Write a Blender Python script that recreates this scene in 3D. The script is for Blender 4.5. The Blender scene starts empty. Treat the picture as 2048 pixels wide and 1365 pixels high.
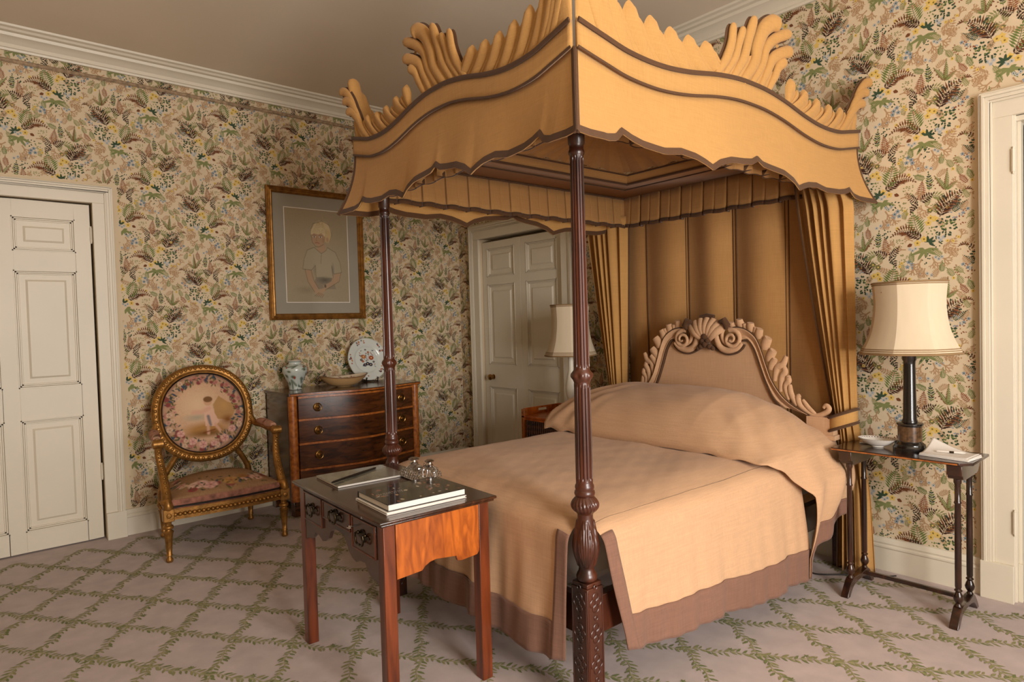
import bpy, bmesh, math, random
import numpy as np
from mathutils import Vector, Matrix

random.seed(7); RNG = np.random.default_rng(7)
SC = bpy.context.scene
COL = SC.collection
PI = math.pi

# ------------------------------------------------------------------ camera, light, exposure
# camera solved from the room's vanishing points; room corner at the origin, x along the back wall, y into it
FPX = 1269.3
RC = np.array([[0.657583394808938, -0.004052985789561686, 0.7533708596552844],
               [0.752882211190947, 0.0399451190775671, -0.6569419788186087],
               [-0.027430912193781076, 0.9991936552881374, 0.02931866791224451]])
CAM = np.array([5.247, -3.837, 1.45])
cd = bpy.data.cameras.new('camera'); cam = bpy.data.objects.new('camera', cd); COL.objects.link(cam)
cd.sensor_width = 36.0; cd.lens = FPX * 36.0 / 2048.0; cd.clip_start = 0.02
mw = Matrix.Identity(4)
for i in range(3):
    for j in range(3): mw[i][j] = RC[i, j]
    mw[i][3] = CAM[i]
cam.matrix_world = mw
SC.camera = cam

world = bpy.data.worlds.new('world'); SC.world = world; world.use_nodes = True
wn = world.node_tree.nodes; wl = world.node_tree.links
sky = wn.new('ShaderNodeTexSky'); sky.sky_type = 'HOSEK_WILKIE'; sky.turbidity = 6.0; sky.sun_direction = (-0.5, 0.2, 0.6)
wl.new(sky.outputs[0], wn['Background'].inputs[0]); wn['Background'].inputs[1].default_value = 0.6

ROOM_X, ROOM_Y0, WALL_B, CEIL = 7.6, -5.4, 0.05, 3.42
WIN = [(-3.60, -2.35, 0.50, 2.80), (-2.15, -1.15, 0.50, 2.80)]   # the two windows in the wall to the right of the camera (y0, y1, z0, z1)
for (y0, y1, z0, z1), watts in zip(WIN, (520.0, 130.0)):          # second window kept dim so the back wall's right end stays darker
    ld = bpy.data.lights.new('window_daylight', 'AREA'); ld.shape = 'RECTANGLE'
    ld.size = (z1 - z0) * 0.97; ld.size_y = (y1 - y0) * 0.97
    ld.energy = watts; ld.color = (1.0, 0.965, 0.925)
    lo = bpy.data.objects.new('window_daylight', ld); COL.objects.link(lo)
    lo.location = (ROOM_X + 0.10, (y0 + y1) / 2, (z0 + z1) / 2)
    lo.rotation_euler = (0, math.radians(90), 0)           # -Z looks to -X, into the room
SC.view_settings.view_transform = 'Standard'; SC.view_settings.look = 'None'
SC.view_settings.gamma = 1.0; SC.view_settings.use_curve_mapping = False
SC.view_settings.exposure = -1.02

# ------------------------------------------------------------------ pixel -> place helpers (distance always from a known plane)
def ray(p): return RC @ np.array([p[0] - 1024.0, -(p[1] - 682.5), -FPX])
def on(p, ax, v):
    r = ray(p); return CAM + r * ((v - CAM[ax]) / r[ax])
BED_A = math.radians(-1.7); BED_P = np.array([3.69, -2.15, 0.0])   # near foot post, the bed stands 1.7 degrees askew
_ca, _sa = math.cos(BED_A), math.sin(BED_A)
BR = np.array([[_ca, -_sa, 0], [_sa, _ca, 0], [0, 0, 1]])
def onb(p, ax, v):
    c = BR.T @ (CAM - BED_P); r = BR.T @ ray(p); return c + r * ((v - c[ax]) / r[ax])

# ------------------------------------------------------------------ helpers
def lin(c):
    c = c / 255.0
    return c / 12.92 if c <= 0.04045 else ((c + 0.055) / 1.055) ** 2.4
def rgb(r, g, b): return (lin(r), lin(g), lin(b), 1.0)

class MB:
    def __init__(s): s.v = []; s.f = []; s.c = []
    def add(s, vs, fs, col=None):
        o = len(s.v); s.v.extend([tuple(map(float, p)) for p in vs]); s.f.extend([tuple(i + o for i in f) for f in fs])
        if col is not None: s.c.extend([col] * len(vs))
        return s
    def box(s, c, d, rz=0.0):
        x, y, z = [a / 2 for a in d]; q = [(-x, -y, -z), (x, -y, -z), (x, y, -z), (-x, y, -z), (-x, -y, z), (x, -y, z), (x, y, z), (-x, y, z)]
        k, n = math.cos(rz), math.sin(rz)
        return s.add([(c[0] + a * k - b * n, c[1] + a * n + b * k, c[2] + e) for a, b, e in q],
                     [(0, 3, 2, 1), (4, 5, 6, 7), (0, 1, 5, 4), (1, 2, 6, 5), (2, 3, 7, 6), (3, 0, 4, 7)])
    def b2(s, x0, x1, y0, y1, z0, z1): return s.box(((x0 + x1) / 2, (y0 + y1) / 2, (z0 + z1) / 2), (x1 - x0, y1 - y0, z1 - z0))
    def lathe(s, prof, seg=32, c=(0, 0, 0), mod=None, sy=1.0, cap=True):
        o = []; n = len(prof)
        for r, z in prof:
            for k in range(seg):
                a = 2 * PI * k / seg; rr = r + (mod(a, z, r) if mod else 0.0)
                o.append((c[0] + rr * math.cos(a), c[1] + sy * rr * math.sin(a), c[2] + z))
        f = [(i * seg + k, i * seg + (k + 1) % seg, (i + 1) * seg + (k + 1) % seg, (i + 1) * seg + k) for i in range(n - 1) for k in range(seg)]
        if cap:
            if prof[0][0] > 1e-5: f.append(tuple(range(seg))[::-1])
            if prof[-1][0] > 1e-5: f.append(tuple((n - 1) * seg + k for k in range(seg)))
        return s.add(o, f)
    def tube(s, path, rad, seg=8, flat=1.0, nrm=None, closed=False, cap=True):
        P = [Vector(p) for p in path]; n = len(P)
        if not hasattr(rad, '__len__'): rad = [rad] * n
        o = []; N = Vector(nrm) if nrm is not None else None; prev = None
        for i in range(n):
            t = (P[(i + 1) % n] - P[i - 1]) if closed else (P[min(i + 1, n - 1)] - P[max(i - 1, 0)])
            if t.length < 1e-9: t = Vector((0, 0, 1))
            t.normalize()
            if N is not None: a = N - t * N.dot(t)
            elif prev is None:
                a = Vector((0, 0, 1)) if abs(t.z) < 0.9 else Vector((1, 0, 0)); a = a - t * a.dot(t)
            else: a = prev - t * prev.dot(t)
            if a.length < 1e-6: a = t.orthogonal()
            a.normalize(); prev = a; b = t.cross(a)
            for k in range(seg):
                w = 2 * PI * k / seg; q = P[i] + a * (math.cos(w) * rad[i] * flat) + b * (math.sin(w) * rad[i]); o.append(q[:])
        m = n if closed else n - 1
        f = [(i * seg + k, i * seg + (k + 1) % seg, ((i + 1) % n) * seg + (k + 1) % seg, ((i + 1) % n) * seg + k) for i in range(m) for k in range(seg)]
        if cap and not closed: f += [tuple(range(seg))[::-1], tuple((n - 1) * seg + k for k in range(seg))]
        return s.add(o, f)
    def prism(s, poly, t0, t1, fn):
        n = len(poly); o = [fn(a, b, t0) for a, b in poly] + [fn(a, b, t1) for a, b in poly]
        return s.add(o, [tuple(range(n))[::-1], tuple(range(n, 2 * n))] + [(i, (i + 1) % n, n + (i + 1) % n, n + i) for i in range(n)])
    def grid(s, fn, nu, nv, keep=None, wrap=False):
        o = [fn(i / nu, j / nv) for j in range(nv + 1) for i in range(nu + 1)]
        f = [(j * (nu + 1) + i, j * (nu + 1) + i + 1, (j + 1) * (nu + 1) + i + 1, (j + 1) * (nu + 1) + i) for j in range(nv) for i in range(nu) if keep is None or keep((i + .5) / nu, (j + .5) / nv)]
        return s.add(o, f)
    def sphere(s, c, r, seg=12, rings=8, sz=1.0):
        return s.lathe([(max(r * math.sin(PI * i / rings), 1e-6), -r * sz * math.cos(PI * i / rings)) for i in range(rings + 1)], seg, c, cap=False)

def obj(name, mb, mat, parent=None, smooth=35, bevel=0.0, solid=0.0, sub=0, loc=None):
    me = bpy.data.meshes.new(name); me.from_pydata(mb.v, [], mb.f); me.update()
    if mb.c:
        a = me.attributes.new('Col', 'FLOAT_COLOR', 'POINT'); a.data.foreach_set('color', np.array(mb.c, np.float32).ravel())
    bm = bmesh.new(); bm.from_mesh(me)
    if not mb.c: bmesh.ops.remove_doubles(bm, verts=bm.verts, dist=1e-6)
    bmesh.ops.recalc_face_normals(bm, faces=bm.faces); bm.to_mesh(me); bm.free()
    if smooth:
        me.polygons.foreach_set('use_smooth', [True] * len(me.polygons)); me.set_sharp_from_angle(angle=math.radians(smooth))
    me.materials.append(mat)
    o = bpy.data.objects.new(name, me); COL.objects.link(o)
    if parent is not None: o.parent = parent
    if loc is not None: o.location = loc
    if solid: m = o.modifiers.new('thickness', 'SOLIDIFY'); m.thickness = solid; m.offset = 0
    if sub: m = o.modifiers.new('smooth', 'SUBSURF'); m.levels = sub; m.render_levels = sub
    if bevel: m = o.modifiers.new('bevel', 'BEVEL'); m.width = bevel; m.segments = 2; m.limit_method = 'ANGLE'; m.angle_limit = math.radians(40)
    return o
def flat_obj(name, v, f, c, mat, parent=None):               # big flat prints, straight from arrays: v (n,3), f list, c (n,4)
    me = bpy.data.meshes.new(name); me.from_pydata(v.tolist(), [], f); me.update()
    a = me.attributes.new('Col', 'FLOAT_COLOR', 'POINT'); a.data.foreach_set('color', np.asarray(c, np.float32).ravel())
    me.materials.append(mat); o = bpy.data.objects.new(name, me); COL.objects.link(o)
    if parent is not None: o.parent = parent
    return o
def tag(o, label=None, cat=None, group=None, kind=None):
    if label: o['label'] = label
    if cat: o['category'] = cat
    if group: o['group'] = group
    if kind: o['kind'] = kind
    return o
def thing(name, label, cat, loc=(0, 0, 0), rz=0.0, group=None):
    o = bpy.data.objects.new(name, None); COL.objects.link(o); o.empty_display_size = 0.1
    o.location = tuple(map(float, loc)); o.rotation_euler = (0, 0, rz); return tag(o, label, cat, group)
def st(o): return tag(o, kind='structure')
def catmull(pts, n):
    P = np.array(pts, float); m = len(P); out = []
    for i in range(m - 1):
        p0, p1, p2, p3 = P[max(i - 1, 0)], P[i], P[i + 1], P[min(i + 2, m - 1)]
        for k in range(n):
            t = k / n; out.append(.5 * ((2 * p1) + (-p0 + p2) * t + (2 * p0 - 5 * p1 + 4 * p2 - p3) * t * t + (-p0 + 3 * p1 - 3 * p2 + p3) * t ** 3))
    out.append(P[-1]); return [tuple(map(float, q)) for q in out]
def interp(x, pts):
    a = np.array(pts); return float(np.interp(x, a[:, 0], a[:, 1]))
def smooth_curve(pts):
    q = np.array(catmull(pts, 8)); return lambda x: float(np.interp(x, q[:, 0], q[:, 1]))

# ------------------------------------------------------------------ procedural materials
def _mat(name):
    m = bpy.data.materials.new(name); m.use_nodes = True
    nt = m.node_tree; return m, nt, nt.nodes, nt.links, nt.nodes['Principled BSDF']
def _coords(nd, lk, scale):
    tc = nd.new('ShaderNodeTexCoord'); mp = nd.new('ShaderNodeMapping'); mp.inputs['Scale'].default_value = scale
    lk.new(tc.outputs['Object'], mp.inputs[0]); return mp
def plain(name, col, rough=.5, metal=0.0, var=.12, scale=(6, 6, 6), bump=0.0, bscale=200.0, coat=0.0, spec=.5, sheen=0.0, trans=0.0):
    m, nt, nd, lk, b = _mat(name); mp = _coords(nd, lk, scale)
    n = nd.new('ShaderNodeTexNoise'); n.inputs['Scale'].default_value = 1.0; n.inputs['Detail'].default_value = 5
    lk.new(mp.outputs[0], n.inputs['Vector'])
    r = nd.new('ShaderNodeValToRGB'); r.color_ramp.elements[0].position = .3; r.color_ramp.elements[1].position = .7
    r.color_ramp.elements[0].color = tuple(c * (1 - var) for c in col[:3]) + (1,); r.color_ramp.elements[1].color = tuple(min(c * (1 + var), 1) for c in col[:3]) + (1,)
    lk.new(n.outputs['Fac'], r.inputs[0]); lk.new(r.outputs[0], b.inputs['Base Color'])
    b.inputs['Roughness'].default_value = rough; b.inputs['Metallic'].default_value = metal; b.inputs['Specular IOR Level'].default_value = spec
    b.inputs['Coat Weight'].default_value = coat; b.inputs['Coat Roughness'].default_value = .12; b.inputs['Sheen Weight'].default_value = sheen
    b.inputs['Transmission Weight'].default_value = trans
    if bump:
        n2 = nd.new('ShaderNodeTexNoise'); n2.inputs['Scale'].default_value = bscale; n2.inputs['Detail'].default_value = 3
        tc = nd.new('ShaderNodeTexCoord'); lk.new(tc.outputs['Object'], n2.inputs['Vector'])
        bp = nd.new('ShaderNodeBump'); bp.inputs['Strength'].default_value = bump; bp.inputs['Distance'].default_value = .002
        lk.new(n2.outputs['Fac'], bp.inputs['Height']); lk.new(bp.outputs[0], b.inputs['Normal'])
    return m
def wood(name, dark, light, grain=(3, 3, 40), rough=.28, coat=.5, contrast=(.35, .68), figure=0.0):
    m, nt, nd, lk, b = _mat(name); mp = _coords(nd, lk, grain)
    n = nd.new('ShaderNodeTexNoise'); n.inputs['Scale'].default_value = 1.0; n.inputs['Detail'].default_value = 8; n.inputs['Distortion'].default_value = .6 + figure
    lk.new(mp.outputs[0], n.inputs['Vector'])
    r = nd.new('ShaderNodeValToRGB'); r.color_ramp.elements[0].position, r.color_ramp.elements[1].position = contrast
    r.color_ramp.elements[0].color = dark; r.color_ramp.elements[1].color = light
    lk.new(n.outputs['Fac'], r.inputs[0]); lk.new(r.outputs[0], b.inputs['Base Color'])
    b.inputs['Roughness'].default_value = rough; b.inputs['Coat Weight'].default_value = coat; b.inputs['Coat Roughness'].default_value = .15
    return m
def cloth(name, col, var=.10, weave=900.0, bump=.35, rough=.9, slub=True):
    m, nt, nd, lk, b = _mat(name)
    tc = nd.new('ShaderNodeTexCoord'); cols = []
    for sc in ((8, 8, 260), (260, 260, 10)):                   # threads one way and the other, in object space
        mp = nd.new('ShaderNodeMapping'); mp.inputs['Scale'].default_value = sc; lk.new(tc.outputs['Object'], mp.inputs[0])
        n = nd.new('ShaderNodeTexNoise'); n.inputs['Scale'].default_value = 1.0; n.inputs['Detail'].default_value = 3; lk.new(mp.outputs[0], n.inputs['Vector']); cols.append(n)
    big = nd.new('ShaderNodeTexNoise'); big.inputs['Scale'].default_value = 2.2; big.inputs['Detail'].default_value = 3; lk.new(tc.outputs['Object'], big.inputs['Vector'])
    ad = nd.new('ShaderNodeMath'); ad.operation = 'ADD'; lk.new(cols[0].outputs['Fac'], ad.inputs[0]); lk.new(cols[1].outputs['Fac'], ad.inputs[1])
    a2 = nd.new('ShaderNodeMath'); a2.operation = 'MULTIPLY_ADD'; a2.inputs[1].default_value = .6; lk.new(big.outputs['Fac'], a2.inputs[0]); lk.new(ad.outputs[0], a2.inputs[2])
    r = nd.new('ShaderNodeValToRGB'); r.color_ramp.elements[0].position = .0; r.color_ramp.elements[1].position = 1.0
    mr = nd.new('ShaderNodeMapRange'); mr.inputs[1].default_value = .9; mr.inputs[2].default_value = 1.7; lk.new(a2.outputs[0], mr.inputs[0]); lk.new(mr.outputs[0], r.inputs[0])
    r.color_ramp.elements[0].color = tuple(c * (1 - var) for c in col[:3]) + (1,); r.color_ramp.elements[1].color = tuple(min(c * (1 + var), 1) for c in col[:3]) + (1,)
    lk.new(r.outputs[0], b.inputs['Base Color']); b.inputs['Roughness'].default_value = rough; b.inputs['Specular IOR Level'].default_value = .15; b.inputs['Sheen Weight'].default_value = .12
    bp = nd.new('ShaderNodeBump'); bp.inputs['Strength'].default_value = bump; bp.inputs['Distance'].default_value = .0015
    lk.new(ad.outputs[0], bp.inputs['Height']); lk.new(bp.outputs[0], b.inputs['Normal'])
    return m
def painted(name, rough=.8, spec=.2, coat=0.0, bump=0.0, bscale=300.0):
    m, nt, nd, lk, b = _mat(name)
    at = nd.new('ShaderNodeAttribute'); at.attribute_name = 'Col'; lk.new(at.outputs['Color'], b.inputs['Base Color'])
    b.inputs['Roughness'].default_value = rough; b.inputs['Specular IOR Level'].default_value = spec; b.inputs['Coat Weight'].default_value = coat; b.inputs['Coat Roughness'].default_value = .05
    if bump:
        n2 = nd.new('ShaderNodeTexNoise'); n2.inputs['Scale'].default_value = bscale; tc = nd.new('ShaderNodeTexCoord'); lk.new(tc.outputs['Object'], n2.inputs['Vector'])
        bp = nd.new('ShaderNodeBump'); bp.inputs['Strength'].default_value = bump; bp.inputs['Distance'].default_value = .002
        lk.new(n2.outputs['Fac'], bp.inputs['Height']); lk.new(bp.outputs[0], b.inputs['Normal'])
    return m

PAPER = rgb(209, 189, 158)
M = dict(
    paper=plain('wallpaper_ground', PAPER, .85, var=.03, bump=.1, bscale=400, spec=.2),
    paint=plain('cream_paint', rgb(216, 206, 186), .45, var=.03, scale=(2, 2, 2)),
    ceil=plain('ceiling_paint', rgb(226, 212, 192), .9, var=.03, scale=(1, 1, 1), spec=.1),
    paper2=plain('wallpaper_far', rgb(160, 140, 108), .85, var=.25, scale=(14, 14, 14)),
    carpet=plain('carpet_pile', rgb(188, 170, 164), .98, var=.10, scale=(9, 9, 9), bump=.8, bscale=700, spec=.05, sheen=.2),
    linen=cloth('tan_linen', rgb(182, 137, 80)),
    linen_in=cloth('tan_lining', rgb(170, 126, 76)),
    spread=cloth('bedspread_linen', rgb(196, 156, 120)),
    brown=cloth('brown_linen', rgb(126, 92, 76), var=.14),
    braid=cloth('brown_braid', rgb(84, 58, 38), var=.12),
    mahog=wood('carved_mahogany', rgb(34, 15, 9), rgb(92, 44, 24), (8, 8, 2.5), .36, .25),
    desk=wood('shaded_desk_mahogany', rgb(34, 17, 10), rgb(78, 42, 21), (4, 30, 4), .25, .6),  # shade on the desk front is put into this darker mahogany
    desk_side=wood('lit_desk_mahogany', rgb(120, 50, 10), rgb(202, 106, 30), (10, 30, 7), .34, .4, (.25, .72), .5),  # light on the desk's side put into the colour; nightstand shares it
    leg=wood('desk_leg_mahogany', rgb(74, 30, 12), rgb(126, 58, 24), (26, 26, 3), .34, .35),
    chest=wood('chest_mahogany', rgb(40, 19, 8), rgb(98, 53, 22), (3, 7, 30), .25, .6, (.3, .72), .3),
    band=wood('crossband', rgb(128, 66, 22), rgb(188, 112, 48), (30, 30, 30), .3, .4),
    dark=wood('dark_rosewood', rgb(28, 14, 9), rgb(64, 34, 20), (20, 20, 4), .25, .5),
    gold=plain('gilt', rgb(150, 106, 50), .42, metal=.7, var=.35, scale=(25, 25, 25), bump=.5, bscale=90),
    brass=plain('brass', rgb(150, 112, 60), .3, metal=1.0, var=.15),
    dbrass=plain('old_brass', rgb(70, 60, 44), .3, metal=1.0, var=.2),
    silver=plain('silver', rgb(205, 200, 196), .2, metal=1.0, var=.08),
    black=plain('black_lacquer', rgb(22, 18, 16), .22, var=.2, coat=.5),
    shade=plain('cream_silk', rgb(208, 190, 162), .8, var=.03, scale=(30, 30, 2), spec=.2),
    shade_trim=plain('shade_trim', rgb(140, 112, 76), .8, var=.1),
    white=plain('white_sheet', rgb(228, 222, 214), .8, var=.03),
    page=plain('paper_page', rgb(226, 218, 208), .8, var=.03, spec=.2),
    print=painted('printed_wallpaper'), vine=painted('woven_vine', .98, .05, bump=.6, bscale=700),
    art=painted('pastel_paper', .75, .25), tap=painted('tapestry', .9, .1, bump=.35, bscale=600),
    china=painted('glazed_china', .18, .5, .5), cover=painted('glossy_cover', .2, .5, .5),
    mat=plain('grey_mount', rgb(152, 145, 130), .9, var=.03),
    clay=plain('brown_glaze', rgb(186, 148, 100), .25, var=.08, coat=.4),
    glass=plain('cut_glass', (.95, .95, .95, 1), .04, var=.0, trans=1.0),
    rubber=plain('dark_flex', rgb(40, 30, 24), .6),
    portiere=plain('dark_patterned_weave', rgb(70, 58, 38), .95, var=.75, scale=(60, 60, 40)),
    pane=plain('window_glass', (.98, .98, .98, 1), .0, var=.0, trans=1.0),
)
# ================================================================== the setting
fl = MB(); fl.b2(-.15, ROOM_X + .15, ROOM_Y0 - .15, WALL_B + 1.2, -.12, 0); floor = st(obj('floor', fl, M['carpet'], smooth=0))
cl = MB(); cl.b2(-.15, ROOM_X + .15, ROOM_Y0 - .15, WALL_B + .15, CEIL, CEIL + .12); st(obj('ceiling', cl, M['ceil'], smooth=0))

def wall_boxes(u0, u1, holes, put):
    """a wall from u0 to u1 with rectangular holes (a0, a1, z0, z1); put(a0, a1, z0, z1) adds one block"""
    cur = u0
    for a0, a1, z0, z1 in sorted(holes):
        if a0 > cur: put(cur, a0, 0, CEIL)
        if z0 > 0: put(a0, a1, 0, z0)
        put(a0, a1, z1, CEIL); cur = a1
    if cur < u1: put(cur, u1, 0, CEIL)
D1 = (-4.06, -3.10, 0, 2.36)          # door in the left wall (y0, y1, z0, z1)
D2 = (0.345, 1.475, 0, 2.27)          # double door in the back wall (x0, x1, ...)
D3 = (4.525, 5.50, 0, 2.385)          # doorway at the right of the back wall
w = MB(); wall_boxes(ROOM_Y0, WALL_B + .15, [D1], lambda a, b, c, d: w.b2(-.15, 0, a, b, c, d)); wall_left = st(obj('wall_left', w, M['paper'], smooth=0))
w = MB(); wall_boxes(0, ROOM_X, [D2, D3], lambda a, b, c, d: w.b2(a, b, WALL_B, WALL_B + .15, c, d)); wall_back = st(obj('wall_back', w, M['paper'], smooth=0))
w = MB(); wall_boxes(ROOM_Y0, WALL_B + .15, WIN, lambda a, b, c, d: w.b2(ROOM_X, ROOM_X + .15, a, b, c, d)); st(obj('wall_right', w, M['paper2'], smooth=0))
w = MB(); w.b2(-.15, ROOM_X + .15, ROOM_Y0 - .15, ROOM_Y0, 0, CEIL); st(obj('wall_front', w, M['paper2'], smooth=0))
w = MB(); w.b2(D3[0] - .3, ROOM_X, 1.05, 1.15, 0, 2.8); w.b2(D3[0] - .3, D3[0] - .2, WALL_B + .15, 1.05, 0, 2.8); w.b2(D3[1] + .2, D3[1] + .3, WALL_B + .15, 1.05, 0, 2.8); w.b2(D3[0] - .3, D3[1] + .3, WALL_B + .15, 1.15, 2.8, 2.9)
w.b2(D2[0] - .1, D2[1] + .1, WALL_B + .15, WALL_B + .25, 0, CEIL); w.b2(-.30, -.15, D1[0] - .1, D1[1] + .1, 0, CEIL)  # added backing behind the closed doors, blocks sky light at their gaps
st(obj('wall_passage_and_backing', w, M['paper'], smooth=0))

# ---- wallpaper print: fern, coral and flower motifs, flat polygons on the wall
class Motif:
    def __init__(s): s.v = []; s.f = []; s.c = []
    def poly(s, pts, col):
        o = len(s.v); s.v += [tuple(p) for p in pts]; s.f.append(tuple(range(o, o + len(pts)))); s.c += [col] * len(pts)
    def leaf(s, p, a, l, w, col, bend=0.0):
        c, n = math.cos(a), math.sin(a); q = [(0, 0), (.35, w), (.75, w * .7 + bend), (1, bend), (.75, -w * .7 + bend), (.35, -w)]
        s.poly([(p[0] + l * (x * c) - y * n, p[1] + l * (x * n) + y * c) for x, y in q], col)
    def pin(s, p, a, l, w, col):
        c, n = math.cos(a), math.sin(a)
        s.poly([(p[0] + x * c - y * n, p[1] + x * n + y * c) for x, y in ((0, 0), (l * .5, w), (l, 0), (l * .45, -w))], col)
    def stroke(s, pts, w, col):
        for (x0, y0), (x1, y1) in zip(pts[:-1], pts[1:]):
            d = math.hypot(x1 - x0, y1 - y0) or 1; nx, ny = -(y1 - y0) / d * w, (x1 - x0) / d * w
            s.poly([(x0 + nx, y0 + ny), (x0 - nx, y0 - ny), (x1 - nx * .8, y1 - ny * .8), (x1 + nx * .8, y1 + ny * .8)], col)
    def fern(s, p0, pm, p1, n, L, w, col, stem=None, ang=62, curl=0.0, tip=.25, one=0, col2=None):
        P = lambda t: ((1 - t) ** 2 * p0[0] + 2 * t * (1 - t) * pm[0] + t * t * p1[0], (1 - t) ** 2 * p0[1] + 2 * t * (1 - t) * pm[1] + t * t * p1[1])
        s.stroke([P(k / 6) for k in range(7)], 1.6, stem or col)
        n = max(5, round(n * .68)); w = .29 * (math.hypot(p1[0] - p0[0], p1[1] - p0[1]) + math.hypot(pm[0] - p0[0], pm[1] - p0[1]) * .4) / n
        for i in range(n):
            t = .08 + .92 * i / n; a, b = P(t), P(min(t + .02, 1.02)); th = math.atan2(b[1] - a[1], b[0] - a[0])
            ll = L * (tip + (1 - tip) * math.sin(PI * min(.18 + t * .95, 1)) ** .8) * (.9 + .2 * random.random())
            cc = col if (col2 is None or i % 2) else col2
            if one >= 0: s.pin(a, th + math.radians(ang + curl * t), ll, w, cc)
            if one <= 0: s.pin(a, th - math.radians(ang - curl * t), ll, w, cc)
        s.pin(P(.97), th, L * .35, w, col)
    def coral(s, p, a, l, w, col, d=3):
        q = (p[0] + l * math.cos(a), p[1] + l * math.sin(a)); s.stroke([p, q], w, col)
        if d > 0:
            for da in ((.55, -.5) if d < 3 else (.7, 0.0, -.65)): s.coral(q, a + da + random.uniform(-.2, .2), l * .68, w * .82, col, d - 1)
        else: s.pin((q[0], q[1]), a, l * .5, w * 1.6, col)
    def flower(s, p, r, col, cen, n=5):
        for k in range(n): s.pin(p, 2 * PI * k / n + .3, r, r * .42, col)
        s.poly([(p[0] + r * .28 * math.cos(k), p[1] + r * .28 * math.sin(k)) for k in (0, 1, 2, 3, 4.2, 5.2)], cen)
    def spots(s, p, r, n, z, col):
        for _ in range(n):
            a, q = random.uniform(0, 6.28), r * math.sqrt(random.random()); s.leaf((p[0] + q * math.cos(a), p[1] + q * math.sin(a)), a + random.uniform(-.6, .6), z * random.uniform(.8, 1.4), z * .36, col)
GRN, DGRN, OLV = rgb(104, 118, 62), rgb(58, 76, 56), rgb(132, 132, 82)
BRN, DBRN, RUST = rgb(112, 68, 40), rgb(66, 44, 34), rgb(138, 84, 56)
TAUP, YEL, DYEL, BLU, PBLU = rgb(172, 138, 102), rgb(212, 180, 96), rgb(132, 104, 48), rgb(140, 149, 156), rgb(172, 174, 172)
def paper_group(m):
    for a, l in ((3.5, 105), (4.15, 95), (4.9, 60), (-.55, 90), (-.05, 95), (2.9, 45)): m.leaf((10, 10), a, l, 12, rgb(124, 128, 80))
    for a, l in ((3.5, 70), (4.15, 60), (-.5, 60)): m.stroke([(10, 10), (10 + l * math.cos(a), 10 + l * math.sin(a))], 1.5, OLV)
    for p, a in (((-10, -60), 4.2), ((60, -50), -1.2), ((110, -50), -.6), ((-60, -90), 4.6)): m.coral(p, a, 36, 5.5, TAUP)
    m.fern((-20, 120), (-60, 200), (-68, 285), 13, 76, 6.5, GRN, DGRN, 66)
    m.fern((-40, 90), (-110, 225), (-225, 130), 18, 56, 6, BRN, DBRN, 66, -10)
    m.fern((-10, 95), (-60, 130), (-120, 150), 9, 46, 7, DBRN, None, 55)
    for p in ((-40, 62), (5, 88)): m.flower(p, 27, YEL, DYEL)
    for a in (.1, .8, 1.7, 2.6, 5.6): m.leaf((35, 62), a, 52, 10, DGRN)
    m.leaf((-75, 60), 3.6, 40, 14, BRN); m.spots((-190, 75), 45, 22, 11, OLV)
    m.fern((-258, -20), (-262, 60), (-272, 130), 15, 36, 4.5, RUST, BRN, 74)
    m.fern((-258, -25), (-300, 5), (-345, 25), 9, 42, 6, DBRN, None, 70); m.fern((-240, -20), (-195, 0), (-172, 45), 9, 34, 5, DBRN, None, 70); m.fern((-240, -30), (-200, -60), (-190, -110), 7, 26, 5, DBRN, None, 70)
    m.fern((-318, 50), (-322, 110), (-312, 185), 11, 34, 6, DGRN, None, 50, col2=GRN)
    for q, tt in (((-440, 130), (-436, 190)), ((-385, 110), (-352, 150)), ((-460, 60), (-500, 90))):
        m.fern((-425, 35), ((-425 + q[0]) / 2, (35 + q[1]) / 2 + 10), tt, 16, 26, 4, GRN, OLV, 50, one=1); m.fern((-423, 35), ((-423 + q[0]) / 2, (35 + q[1]) / 2 + 10), tt, 16, 22, 4, BRN, None, 50, one=-1)
        m.leaf((-425, 35), math.atan2(tt[1] - 35, tt[0] + 425), math.hypot(tt[0] + 425, tt[1] - 35), 5, OLV)
    m.fern((-330, 5), (-390, 20), (-420, -60), 10, 44, 6, OLV, GRN, 60); m.spots((-465, -35), 48, 15, 19, DGRN)
    for p in ((-360, -75), (-322, -97)): m.flower(p, 24, rgb(112, 108, 66), YEL, 6)
    for p in ((-110, -112), (-78, -95), (-100, -75), (-70, -120)): m.flower(p, 19, BLU, DGRN)
    for p in ((-150, -80), (-165, -105)): m.flower(p, 15, YEL, DYEL)
    m.fern((-200, -150), (-290, -130), (-330, -100), 11, 30, 4, TAUP, None, 60); m.spots((-150, -150), 50, 16, 12, TAUP)
    m.fern((110, 240), (140, 350), (255, 410), 19, 84, 8, BRN, DBRN, 60, 0, col2=DBRN); m.fern((112, 240), (125, 300), (170, 340), 8, 50, 8, DBRN, None, 50)
    m.fern((255, 410), (290, 440), (320, 405), 7, 18, 4, BRN, DBRN, 50)
    m.spots((150, 165), 62, 34, 20, DGRN); m.spots((165, 175), 40, 12, 16, GRN)
    for p in ((35, 205), (80, 230), (50, 240)): m.flower(p, 26, YEL, DYEL)
    for p in ((115, 70), (135, 90), (100, 92)): m.flower(p, 17, PBLU, BLU)
    m.fern((120, 0), (190, 10), (215, 85), 10, 46, 5, TAUP, None, 58); m.fern((130, -10), (190, -20), (240, -10), 8, 34, 5, TAUP, None, 58)
    for p in ((160, 60), (195, 55), (230, 80)): m.flower(p, 14, YEL, DYEL)
    m.fern((190, 270), (230, 295), (280, 335), 13, 30, 4, DGRN, None, 66); m.spots((215, 255), 45, 16, 14, BLU); m.spots((300, 240), 42, 12, 12, RUST)
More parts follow.
